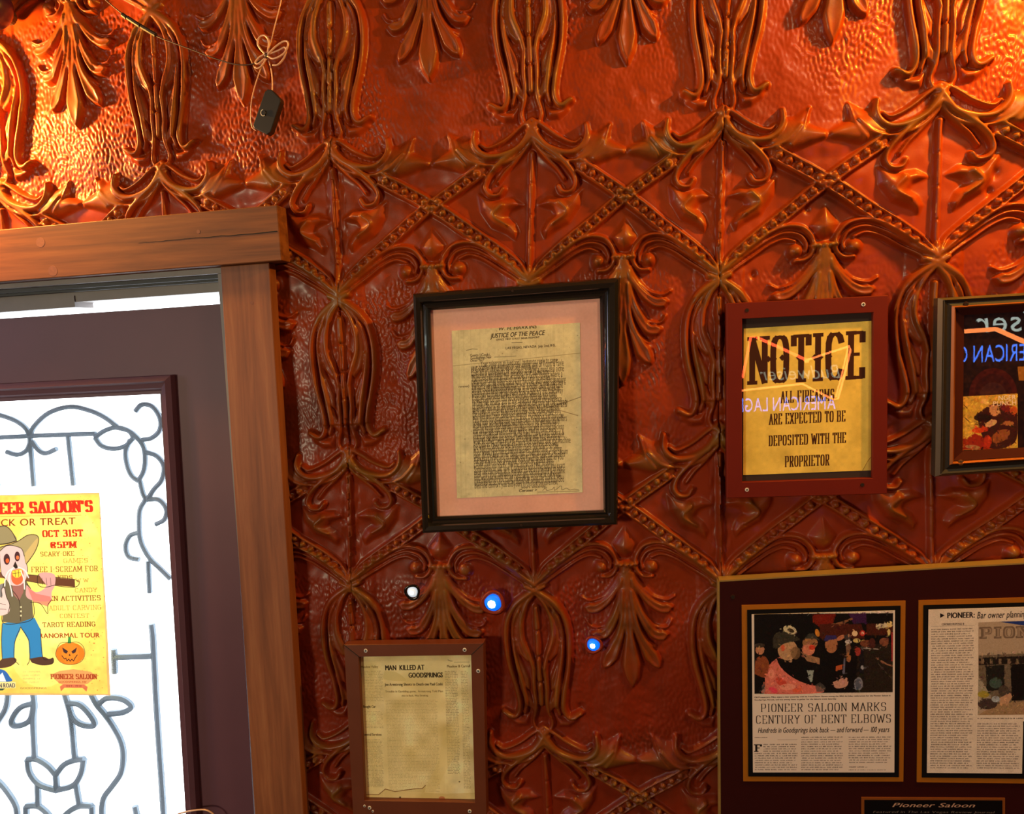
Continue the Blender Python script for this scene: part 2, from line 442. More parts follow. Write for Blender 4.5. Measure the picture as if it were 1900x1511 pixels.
stroke(T2, off([(.0, .035), (.05, .10), (.080, .19), (.080, .29), (.048, .38), (.028, .46)], N), .014, .012, .030)
for y0 in (.12, .262, .405, .545):
    stroke(T2, off([(0, y0), (0, y0 + .115)], N), .014, .014, .028)
stroke(T2, off([(.028, .46), (.034, .56), (.03, .68), (.05, .78), (-.01, .864)], N), .012, .012, .026)
blob(T1, off([(.06, .71), (.10, .745), (.15, .745), (.20, .70), (.195, .76), (.14, .80), (.08, .80)], N), .030, .02)
TILE = blur(base + T1, 2) + blur(np.maximum(T2 - .35 * T1, 0), 1)
cover = blur((np.maximum(T1, T2) > .003).astype(float), 2)
zone = np.clip((GV - (N - .03 + .0 * GU)) / .06, 0, 1) * 1.0
zone = np.maximum(zone, np.clip((.12 - GV) / .08, 0, 1))
# above the C scrolls the field is smooth; below them it is hammered
zone = np.maximum(zone, np.clip((GV - (.56 + .25 * (1 - GU / .5))) / .04, 0, 1))
HAM = zone * (1 - cover)
FULL = np.concatenate([TILE, TILE[:, -2:0:-1]], 1); FH = np.concatenate([HAM, HAM[:, -2:0:-1]], 1)
def samp(F, U, V):
    nU = F.shape[1]; x = (U % 1.0) / DS * (nU / (1.0 / DS)); y = (V % PER) / PER * nv
    x0 = np.floor(x).astype(int); y0 = np.floor(y).astype(int); fx = x - x0; fy = y - y0
    x1 = (x0 + 1) % nU; y1 = (y0 + 1) % nv; x0 %= nU; y0 %= nv
    return (F[y0, x0] * (1 - fx) + F[y0, x1] * fx) * (1 - fy) + (F[y1, x0] * (1 - fx) + F[y1, x1] * fx) * fy

# wall grid
STEP = 0.0055                                    # in units: 1.7 mm
u0, u1, v0, v1 = -1.95, 4.75, -1.35, 4.05
NUw, NVw = int((u1 - u0) / STEP), int((v1 - v0) / STEP)
gu = np.linspace(u0, u1, NUw); gvv = np.linspace(v0, v1, NVw)
WU, WV = np.meshgrid(gu, gvv)
TT = to_tile(np.c_[WU.ravel(), WV.ravel()]); TU = TT[:, 0].reshape(WU.shape); TV = TT[:, 1].reshape(WU.shape)
def bandnoise(shape, lu, lv, width, seed):
    r = np.random.default_rng(seed); n = r.standard_normal(shape); F = np.fft.rfft2(n)
    fy = np.fft.fftfreq(shape[0], STEP)[:, None]; fx = np.fft.rfftfreq(shape[1], STEP)[None]
    k = np.sqrt((fx * lu) ** 2 + (fy * lv) ** 2)
    F *= np.exp(-((k - 1) / width) ** 2); z = np.fft.irfft2(F, shape); return z / z.std()
ham = np.tanh(bandnoise(WU.shape, .022, .038, .35, 3) * 1.1)
low = bandnoise(WU.shape, .9, 1.1, .5, 4); mid = bandnoise(WU.shape, .30, .36, .5, 5)
fine = bandnoise(WU.shape, .09, .11, .6, 6)
wear = 0.25 + .75 * np.clip(bandnoise(WU.shape, .8, .9, .6, 8) * .6 + .25 + .9 * np.clip((.9 - WU) / 1.2, 0, 1) * (WV < .4), 0, 1)
relief = samp(FULL, TU, TV) * 1.38
soft = np.where((TV > 1.4), .86, 1.0)
Hh = relief * soft + samp(FH, TU, TV) * ham * .0027 * wear + low * .006 + mid * .0028 + fine * .0008
# overlapping sheet seams along columns 1 and 3
for us in (1.0, 3.0):
    d = TU - us + .006 * np.sin(TV * 7 + us) + .004 * np.sin(TV * 23)
    Hh += np.where((d < 0) & (d > -.03), .010 * (1 + d / .03), 0)
    Hh -= np.where((d >= 0) & (d < .012), .012 * (1 - d / .012), 0)
    on = ((TV * 6.9) % 1.0 < .86)
    rod = np.sqrt(np.clip(1 - ((TU - us - .028) / .013) ** 2, 0, 1)) * .020 * on
    Hh = np.maximum(Hh, rod * (us == 3.0) + Hh * 0 - 1)
    # crushed dents along the seam
    Hh += np.where(np.abs(d) < .05, bandnoise(WU.shape, .07, .09, .5, int(us) + 20) * .0022, 0)
# a few dents and holes eaten in the metal
for px, py, rr, dd in ((380, 248, .03, -.03), (915, 328, .02, -.02), (1398, 510, .014, -.02), (1352, 540, .013, -.016), (1445, 540, .014, -.018), (1845, 320, .02, -.02), (1837, 355, .014, -.02),
                       (728, 700, .035, -.014), (1078, 1312, .016, -.016), (680, 402, .01, -.01), (1497, 390, .013, -.014), (600, 690, .05, -.01), (560, 560, .05, -.012), (1187, 170, .03, -.006)):
    c = puv(px, py); q = np.exp(-(((WU - c[0]) ** 2 + ((WV - c[1]) / 1.3) ** 2) / rr ** 2)); Hh += dd * q
Hh = np.where(Hh > .040, .040 + .019 * np.tanh((Hh - .040) / .019), Hh)
X = WU * UN; Z = Z0 - WV * UN; Y = -Hh * UN

wall = empty('wall_back', (0, 0, 0)); tag(wall, kind='structure')
hole_u = pw(460, 1000)[0]; hole_z = pw(400, 440)[2]
ud = (X[0] + 0)
fc_u = .5 * (TU[:-1, :-1] + TU[1:, 1:]); fcX = .5 * (X[:-1, :-1] + X[1:, 1:]); fcZ = .5 * (Z[:-1, :-1] + Z[1:, 1:])
solid = ~((fcX < hole_u) & (fcZ < hole_z))
idx = np.arange(NUw * NVw).reshape(NVw, NUw)
quads = np.stack([idx[:-1, :-1], idx[1:, :-1], idx[1:, 1:], idx[:-1, 1:]], -1)
co = np.stack([X, Y, Z], -1).reshape(-1, 3).astype(np.float32)
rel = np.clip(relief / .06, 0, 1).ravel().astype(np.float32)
def grid_mesh(name, mask):
    q = quads[mask]; used = np.unique(q); mp = np.zeros(NUw * NVw, np.int64); mp[used] = np.arange(len(used)); q = mp[q]
    me = bpy.data.meshes.new(name); me.vertices.add(len(used)); me.vertices.foreach_set('co', co[used].ravel())
    me.loops.add(q.size); me.loops.foreach_set('vertex_index', q.ravel().astype(np.int32))
    me.polygons.add(len(q)); me.polygons.foreach_set('loop_start', (np.arange(len(q)) * 4).astype(np.int32))
    me.polygons.foreach_set('use_smooth', np.ones(len(q), bool))
    me.update(calc_edges=True)
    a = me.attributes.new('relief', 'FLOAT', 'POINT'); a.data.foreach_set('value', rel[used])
    return me
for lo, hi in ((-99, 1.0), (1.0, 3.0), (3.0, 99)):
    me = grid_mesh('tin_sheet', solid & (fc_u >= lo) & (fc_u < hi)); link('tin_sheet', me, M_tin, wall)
XL, XR = u0 * UN, u1 * UN
mb = MB(); mb.box(hole_u, 4.2, .012, .06, 0, 3.2); mb.box(-2.4, hole_u, .012, .06, hole_z, 3.2); mb.box(-2.4, -.80, .012, .06, 0, hole_z)
mb.build('backing_board', M_back, wall)
# plain plaster round the tin, outside the picture
for nm, bxs in (('wall_left', (-2.5, -2.4, -3.4, .06)), ('wall_right', (4.2, 4.3, -3.4, .06))):
    mb = MB(); mb.box(bxs[0], bxs[1], bxs[2], bxs[3], 0, 3.3); tag(mb.build(nm, M_room), kind='structure')
mb = MB(); mb.box(-2.5, 4.3, -3.5, -3.4, 0, 3.3); tag(mb.build('wall_front', M_room), kind='structure')
mb = MB(); mb.box(-2.5, 4.3, -3.5, .06, 3.2, 3.3); tag(mb.build('ceiling', M_room), kind='structure')
mb = MB(); mb.box(-2.5, 4.3, -3.5, .2, -.05, 0); tag(mb.build('floor', M_floor), kind='structure')

# ------------------------------------------------------------------ doorway
def D(a, z, Y):                                  # the door leaf hangs slightly out of true
    X = -.329 + a + .021 * (z - 1.8)
    return Vector((X, Y, z + .010 * (X + .13)))
def quad_box(name, pts, y0, y1, mat, parent=None, bevel=0):
    """slab: four (x, z) corners, front at y1 (room side), back at y0"""
    mb = MB(); mb.prism([Vector((x, y1, z)) for x, z in pts], [Vector((x, y0, z)) for x, z in pts])
    return mb.build(name, mat, parent, bevel=bevel)
hs = (2.1601 - 2.1527) / (.2246 + .2686); hb = (2.072 - 2.0652) / (.2256 + .278)
hl = -1.0
trim_1 = quad_box('trim_1', [(.2246, 2.1601), (.2262, 2.0725), (hl, 2.0725 + (hl - .2262) * hb), (hl, 2.1601 + (hl - .2246) * hs)], -.016, -.050, M_trim, bevel=.0015)
tag(trim_1, kind='structure')
# split along the grain, knots
mb = MB()
zz = lambda x: 2.118 + (x - .2) * .012
px_ = np.linspace(.222, -.02, 24)
rr_ = np.random.default_rng(5)
pts = [Vector((x, -.0503, zz(x) + rr_.uniform(-.0006, .0006))) for x in px_]
mb.tube(pts, [.0009 * (1 - i / 26) for i in range(24)], 5)
mb.build('split', M_slot, trim_1)
def knot(parent, c, r, Y):
    mb = MB(); n = 14
    mb.disc(c, r, Y + .001, Y - .00025, n, r * .9); mb.build('knot', M_knot, parent)
M_knot = simple('wood_knot', srgb(118, 62, 30), .6, var=.35, scale=260)
knot(trim_1, pw(368, 430, -.05), .0035, -.05); knot(trim_1, pw(75, 450, -.05), .009, -.05); knot(trim_1, pw(98, 503, -.05), .0095, -.05)
ci = lambda z: .1135 + (z - 2.0739) * (.1135 - .103) / (2.0739 - 1.1296)
co_ = lambda z: .1983 + (z - 2.0707) * (.1983 - .1929) / (2.0707 - 1.1338)
trim_2 = quad_box('trim_2', [(co_(2.0718), 2.0718), (co_(0), 0), (ci(0), 0), (ci(2.0705), 2.0705)], -.012, -.036, M_trimv, bevel=.0015)
tag(trim_2, kind='structure')
knot(trim_2, pw(534 / 1.0 - 0 if False else 467, 562, -.036), .0028, -.036)
trim_3 = quad_box('trim_3', [(-.77, 2.058), (-.77, 0), (-.86, 0), (-.86, 2.058)], -.012, -.036, M_trimv); tag(trim_3, kind='structure')
# jambs: head with two weather strips and a stop that is lower on the left
jamb = empty('trim_4', (0, .04, 2.06)); tag(jamb, kind='structure')
quad_box('head_jamb', [(.13, 2.150), (.13, 2.062), (-.80, 2.053), (-.80, 2.150)], .10, -.018, M_jamb, jamb)
quad_box('weather_strip', [(.12, 2.062), (.12, 2.056), (-.78, 2.047), (-.78, 2.054)], .010, .002, M_seal, jamb)
quad_box('weather_strip', [(.12, 2.062), (.12, 2.053), (-.78, 2.044), (-.78, 2.054)], .032, .022, M_seal, jamb)
quad_box('door_stop', [(.12, 2.062), (.12, 2.0380), (-.78, 2.026), (-.78, 2.054)], .10, .050, M_jamb, jamb)
quad_box('door_stop', [(-.217, 2.045), (-.217, 2.0245), (-.78, 2.0165), (-.78, 2.046)], .098, .048, M_jamb, jamb)
quad_box('side_jamb', [(.16, 2.15), (.16, 0), (.094, 0), (.094, 2.15)], .10, -.010, M_jamb, jamb)
quad_box('side_jamb', [(-.77, 2.15), (-.77, 0), (-.84, 0), (-.84, 2.15)], .10, -.010, M_jamb, jamb)

door = empty('door_1', (-.33, .04, 0.0)); tag(door, kind='structure')
ex = lambda z: .0838 + (z - 2.01) * (.0838 - .0718) / (2.01 - 1.13)
P2 = lambda a, z: (D(a, z, 0)[0], D(a, z, 0)[2])
G = .281                                        # half width of the lite
zt, zb = 1.862, .38
quad_box('top_rail', [P2(G, 2.0110), P2(G, zt), P2(-G, zt), P2(-G, 2.0110)], .062, .020, M_door, door)
quad_box('stile', [(ex(2.011), 2.0141), (ex(0.02), .02), P2(G, .02), P2(G, 2.0110)], .062, .020, M_door, door)
quad_box('stile', [P2(-G, 2.0110), P2(-G, .02), P2(-.40, .02), P2(-.40, 2.0110)], .062, .020, M_door, door)
quad_box('bottom_rail', [P2(G, zb), P2(G, .02), P2(-G, .02), P2(-G, zb)], .062, .020, M_door, door)
# lite moulding, mitred
prof = [(0, .021), (.001, .008), (.010, .004), (.014, .010), (.022, .012), (.027, .020), (.030, .026)]
W_ = .030
def ringpt(d, Y, k):
    a = G + W_ - d; top = zt + W_ - d + .003; bot = zb - W_ + d
    return D(*[(a, top), (a, bot), (-a, bot), (-a, top)][k], Y)
for k, nm in ((0, 'lite_moulding'), (1, 'lite_moulding'), (2, 'lite_moulding'), (3, 'lite_moulding')):
    mb = MB(); k2 = (k + 1) % 4; vs = []; fs = []
    for d, Y in prof: vs += [ringpt(d, Y, k), ringpt(d, Y, k2)]
    for i in range(len(prof) - 1): fs.append((2 * i, 2 * i + 1, 2 * i + 3, 2 * i + 2))
    mb.add(vs, fs); mb.build(nm, M_door, door)
mb = MB()
g_ = [D(G + .004, zt + .004, .036), D(G + .004, zb - .004, .036), D(-G - .004, zb - .004, .036), D(-G - .004, zt + .004, .036)]
mb.add(g_, [(3, 2, 1, 0)]); mb.build('glass_pane', M_doorglass, door)

# wrought iron grille outside the glass
grille = empty('iron_grille', (-.33, .05, 1.4)); grille.parent = door; grille.matrix_parent_inverse = door.matrix_world.inverted()
bpy.context.view_layer.update()
GY = .053
g1 = lambda p: (p[0] / 3.597, 680 + p[1] / 3.597)
g2 = lambda p: (p[0] / 4.708, 1190 + p[1] / 4.708)
TOP = [
 [(200,470),(230,400),(330,310),(470,270),(600,295),(700,340),(780,400)],
 [(200,470),(170,410),(100,360),(0,325),(-90,305),(-200,330)],
 [(-260,490),(0,475),(200,465),(450,455),(640,450)],
 [(200,470),(225,800)], [(455,460),(490,795)], [(-40,480),(-15,800)],
 [(205,500),(180,560),(120,590),(45,570)], [(215,500),(260,560),(310,580),(380,550)],
 [(635,475),(700,430),(780,408),(860,430),(890,470)], [(635,475),(680,530),(760,550),(840,530),(890,480)],
 [(780,408),(860,430),(920,480),(960,540),(970,620),(960,700),(925,765)],
 [(870,490),(840,570),(850,660),(880,730),(925,765)],
 [(905,300),(950,255),(1020,270),(1070,350),(1065,430),(1010,480),(950,490)],
 [(970,570),(1050,600),(1095,670),(1080,760),(1030,820),(985,890)],
 [(935,765),(955,850),(970,890),(935,960),(930,1080),(945,1180),(1000,1280),(1070,1350),(1140,1420)],
 [(985,890),(1060,890),(1110,950),(1100,1020),(1040,1055)],
 [(930,1110),(870,1130),(840,1200),(860,1270),(930,1290)],
 [(990,1300),(1000,1511)]]
BOT = [
 [(1325,-150),(1340,0),(1365,500),(1390,900),(1430,1511),(1440,1900)],
 [(1000,140),(1330,130)], [(995,70),(1005,280)],
 [(300,540),(180,580),(110,680),(115,735),(200,730),(270,680),(300,550)], [(270,300),(300,550),(290,700),(305,1020)],
 [(520,320),(590,540),(625,700),(655,1020)], [(590,540),(700,555),(800,660),(825,735),(720,730),(640,670),(600,560)],
 [(240,1030),(320,1030),(420,1090),(490,1170)], [(240,1030),(260,1150),(340,1250),(480,1300),(500,1300)], [(490,1170),(497,1300)],
 [(490,1170),(560,1080),(650,1040),(735,1030)], [(735,1030),(710,1160),(640,1260),(500,1300)],
 [(330,1250),(335,1440)], [(665,1250),(695,1430)],
 [(230,1440),(330,1440),(420,1511),(480,1600)], [(230,1440),(240,1560),(300,1650)],
 [(805,1440),(695,1440),(590,1500),(520,1590)], [(805,1440),(795,1560),(700,1660)],
 [(760,380),(840,540),(920,640),(1000,760),(1060,880),(1080,1000),(1060,1150),(980,1270),(910,1370),(895,1511),(930,1640)],
 [(870,545),(930,500),(1020,495),(1100,520),(1150,575),(1080,620),(950,635)],
 [(-90,1160),(0,1240),(60,1310),(130,1420),(150,1511),(140,1640)], [(80,330),(60,560),(0,680),(-80,800)],
 [(1180,1440),(1205,1560)]]
for conv, LL in ((g1, TOP), (g2, BOT)):
    for s_ in LL:
        pp = [pw(*conv(p), GY) for p in s_]
        pp = [Vector(p) for p in smooth_path([tuple(p) for p in pp], 5)]
        mb = MB(); rad = .0048 if conv is g1 else .0060
        mb.tube(pp, rad, 6); mb.build('scroll_bar', M_iron, grille)

# ------------------------------------------------------------------ flat print: a small painter for papers, posters and photographs
_ft = bpy.data.curves.new('glyphs', 'FONT'); _ft.resolution_u = 3
_fo = bpy.data.objects.new('glyphs', _ft); C.objects.link(_fo)
_gl = {}
def glyph(ch):
    if ch not in _gl:
        _ft.body = ch; bpy.context.view_layer.update()
        ev = _fo.evaluated_get(bpy.context.evaluated_depsgraph_get()); me = ev.to_mesh()
        if me is None or not len(me.vertices): _gl[ch] = (None, .3)
        else:
            me.calc_loop_triangles()
            v = np.array([(p.co.x, p.co.y) for p in me.vertices]); t = np.array([tuple(q.vertices) for q in me.loop_triangles])
            _gl[ch] = (v[t], float(v[:, 0].max()) + .06)
        ev.to_mesh_clear()
    return _gl[ch]
def homog(src, dst):
    A = []; b = []
    for (x, y), (u, v) in zip(src, dst):
        A += [[x, y, 1, 0, 0, 0, -u * x, -u * y], [0, 0, 0, x, y, 1, -v * x, -v * y]]; b += [u, v]
    h = np.linalg.solve(np.array(A, float), np.array(b, float)); return np.append(h, 1).reshape(3, 3)
class Pic:
    def __init__(s, w, h, col, conv=None, quad=None):
        """quad: photograph positions of TL, TR, BR, BL; conv: zoom coordinates -> photograph"""
        s.w, s.h = w, h; s.a = np.ones((h, w, 3)) * np.array(col[:3]) / 255.
        s.conv = conv or (lambda p: p)
        s.H = homog(quad, [(0, 0), (w, 0), (w, h), (0, h)]) if quad else None
    def M(s, p):
        if s.H is None: return p
        x, y = s.conv(p); q = s.H @ np.array([x, y, 1.]); return (q[0] / q[2], q[1] / q[2])
    def _cov(s, P, ss=3):
        P = np.array(P, float); x0, y0 = np.floor(P.min(0)).astype(int) - 1; x1, y1 = np.ceil(P.max(0)).astype(int) + 1
        x0, y0 = max(x0, 0), max(y0, 0); x1, y1 = min(x1, s.w), min(y1, s.h)
        if x1 <= x0 or y1 <= y0: return None
        xs = (np.arange((x1 - x0) * ss) + .5) / ss + x0; ys = (np.arange((y1 - y0) * ss) + .5) / ss + y0
        ins = np.zeros((len(ys), len(xs)), bool); n = len(P)
        for k in range(n):
            a, c = P[k], P[(k + 1) % n]
            rows = np.nonzero((a[1] > ys) != (c[1] > ys))[0]
            if len(rows):
                xc = a[0] + (ys[rows] - a[1]) / (c[1] - a[1]) * (c[0] - a[0]); ins[rows] ^= xs[None, :] < xc[:, None]
        return ins.reshape(y1 - y0, ss, x1 - x0, ss).mean((1, 3)), x0, y0, x1, y1
    def _put(s, r, col, al=1.):
        if r is None: return
        m_, x0, y0, x1, y1 = r; m_ = (m_ * al)[..., None]
        s.a[y0:y1, x0:x1] = s.a[y0:y1, x0:x1] * (1 - m_) + np.array(col[:3]) / 255. * m_
    def poly(s, pts, col, al=1., sm=False, raw=False):
        if sm: pts = smooth_path(list(pts) + [pts[0]], 5)[:-1]
        s._put(s._cov(pts if raw else [s.M(p) for p in pts]), col, al)
    def ell(s, c, rx, ry, col, al=1., rotd=0):
        t = math.radians(rotd)
        s.poly([(c[0] + rx * math.cos(k / 24 * 6.283) * math.cos(t) - ry * math.sin(k / 24 * 6.283) * math.sin(t),
                 c[1] + rx * math.cos(k / 24 * 6.283) * math.sin(t) + ry * math.sin(k / 24 * 6.283) * math.cos(t)) for k in range(24)], col, al)
    def line(s, pts, w, col, al=1., raw=False, sm=False):
        if sm: pts = smooth_path(pts, 5)
        P = [np.array(p if raw else s.M(p), float) for p in pts]
        for a, c in zip(P[:-1], P[1:]):
            d = c - a; L = np.hypot(*d) + 1e-9; n = np.array([-d[1], d[0]]) / L * w / 2; e = d / L * w * .25
            s._put(s._cov([a + n - e, c + n + e, c - n + e, a - n - e]), col, al)
    def text(s, txt, p0, p1, col, al=1., shear=0., wgt=0., mirror=False):
        """text fitted into the box p0 (top left) - p1 (bottom right of cap height)"""
        a = np.array(s.M(p0)); b = np.array(s.M(p1)); 
        adv = [glyph(c)[1] for c in txt]; tot = sum(adv) - .06
        sx = (b[0] - a[0]) / tot; sy = (b[1] - a[1]) / .72; x = 0
        ss = 3; W = int(abs(b[0] - a[0]) + 8 + abs(sy) * .5); Hh_ = int(sy * 1.15 + 6)
        if W < 2 or Hh_ < 2: return
        mask = np.zeros((Hh_ * ss, W * ss), bool)
        for c, ad in zip(txt, adv):
            T = glyph(c)[0]
            if T is not None:
                X_ = (T[..., 0] + x + shear * T[..., 1]) * sx + 3; Y_ = (.72 - T[..., 1]) * sy + 2
                for k in range(len(T)):
                    tx = X_[k] * ss; ty = Y_[k] * ss
                    i0, i1 = max(0, int(ty.min())), min(Hh_ * ss, int(ty.max()) + 1); j0, j1 = max(0, int(tx.min() - wgt * ss)), min(W * ss, int(tx.max() + wgt * ss) + 1)
                    if i0 >= i1 or j0 >= j1: continue
                    yy = np.arange(i0, i1)[:, None] + .5; xx = np.arange(j0, j1)[None] + .5
                    d1 = (tx[1] - tx[0]) * (yy - ty[0]) - (ty[1] - ty[0]) * (xx - tx[0])
                    d2 = (tx[2] - tx[1]) * (yy - ty[1]) - (ty[2] - ty[1]) * (xx - tx[1])
                    d3 = (tx[0] - tx[2]) * (yy - ty[2]) - (ty[0] - ty[2]) * (xx - tx[2])
                    e = .25 * ss
                    L = np.sqrt(max((tx[1] - tx[0]) ** 2 + (ty[1] - ty[0]) ** 2, 1))
                    mk = ((d1 >= -.1) & (d2 >= -.1) & (d3 >= -.1)) | ((d1 <= .1) & (d2 <= .1) & (d3 <= .1))
                    mask[i0:i1, j0:j1] |= mk
            x += ad
        if wgt:
            w = max(1, int(round(wgt * ss)))
            mask = np.logical_or.reduce([np.roll(mask, k, 1) for k in range(-w, w + 1)])
        m_ = mask.reshape(Hh_, ss, W, ss).mean((1, 3))
        if mirror: m_ = m_[:, ::-1]
        x0, y0 = int(round(a[0])) - 3, int(round(a[1])) - 2
        cx0, cy0 = max(0, x0), max(0, y0); cx1, cy1 = min(s.w, x0 + W), min(s.h, y0 + Hh_)
        if cx1 <= cx0 or cy1 <= cy0: return
        s._put((m_[cy0 - y0:cy1 - y0, cx0 - x0:cx1 - x0], cx0, cy0, cx1, cy1), col, al)
    def marks(s, p0, p1, rows, col, al=.8, seed=0, fill=.8, ragged=.15, hgt=.5):
        """rows of newspaper type too small to read: short uneven ink marks"""
        r = np.random.default_rng(seed); a = np.array(s.M(p0)); b = np.array(s.M(p1)); dy = (b[1] - a[1]) / rows
        for i in range(rows):
            y = a[1] + i * dy; x = a[0] + (r.uniform(0, 6) if r.random() < .15 else 0); xe = b[0] - (b[0] - a[0]) * (r.uniform(0, ragged) if r.random() < .6 else 0)
            while x < xe:
                wl = r.integers(2, 9)
                for _ in range(wl):
                    if x > xe: break
                    h_ = dy * hgt * r.uniform(.55, 1.0)
                    s.poly([(x, y + dy * hgt - h_), (x + dy * .22, y + dy * hgt - h_), (x + dy * .22, y + dy * hgt), (x, y + dy * hgt)], col, al * r.uniform(.5, 1), raw=True)
                    if r.random() < .6: s.poly([(x, y + dy * .1), (x + dy * .4, y + dy * .1), (x + dy * .4, y + dy * .1 + dy * .13), (x, y + dy * .1 + dy * .13)], col, al * .8, raw=True)
                    x += dy * .45
                x += dy * .4 / fill * .8
    def noise(s, amp, k=8, seed=0, tint=(1, 1, 1)):
        r = np.random.default_rng(seed); g = r.standard_normal((s.h // k + 3, s.w // k + 3))
        yy = np.arange(s.h) / k; xx = np.arange(s.w) / k; y0 = yy.astype(int); x0 = xx.astype(int); fy = (yy - y0)[:, None]; fx = (xx - x0)[None]
        fy = fy * fy * (3 - 2 * fy); fx = fx * fx * (3 - 2 * fx)
        n = (g[y0][:, x0] * (1 - fx) + g[y0][:, x0 + 1] * fx) * (1 - fy) + (g[y0 + 1][:, x0] * (1 - fx) + g[y0 + 1][:, x0 + 1] * fx) * fy
        s.a += (n * amp / 255)[..., None] * np.array(tint)
    def blur(s, it=1):
        for _ in range(it):
            p = np.pad(s.a, ((1, 1), (1, 1), (0, 0)), 'edge')
            s.a = (p[:-2, 1:-1] + p[2:, 1:-1] + p[1:-1, :-2] + p[1:-1, 2:] + 4 * s.a) / 8
    def dabs(s, p0, p1, n, seed, r0=5, r1=14, amp=26):
        """small brush dabs that break up flat shapes of a printed photograph"""
        r = np.random.default_rng(seed); a = np.array(s.M(p0)); b = np.array(s.M(p1))
        for _ in range(n):
            x, y = r.uniform(a[0], b[0]), r.uniform(a[1], b[1]); sx, sy = x + r.normal(0, 7), y + r.normal(0, 7)
            ix, iy = int(np.clip(sx, a[0] + 2, b[0] - 3)), int(np.clip(sy, a[1] + 2, b[1] - 3)); c = s.a[iy, ix] * 255
            c = np.clip(c * r.uniform(.75, 1.25) + r.normal(0, amp * .25, 3), 0, 255); R_ = r.uniform(r0, r1); t = r.uniform(0, 3.14); q = R_ * r.uniform(.25, .6)
            P = [(np.clip(x + R_ * math.cos(k) * math.cos(t) - q * math.sin(k) * math.sin(t), a[0], b[0]), np.clip(y + R_ * math.cos(k) * math.sin(t) + q * math.sin(k) * math.cos(t), a[1], b[1])) for k in (0, .8, 1.6, 2.4, 3.1, 3.9, 4.7, 5.5)]
            s.poly(P, c, .7, raw=True)
    def image(s, name):
        im = bpy.data.images.new(name, s.w, s.h)
        a = np.ones((s.h, s.w, 4), np.float32); a[..., :3] = np.clip(s.a[::-1], 0, 1)
        im.pixels.foreach_set(a.ravel()); im.update(); im.pack(); return im
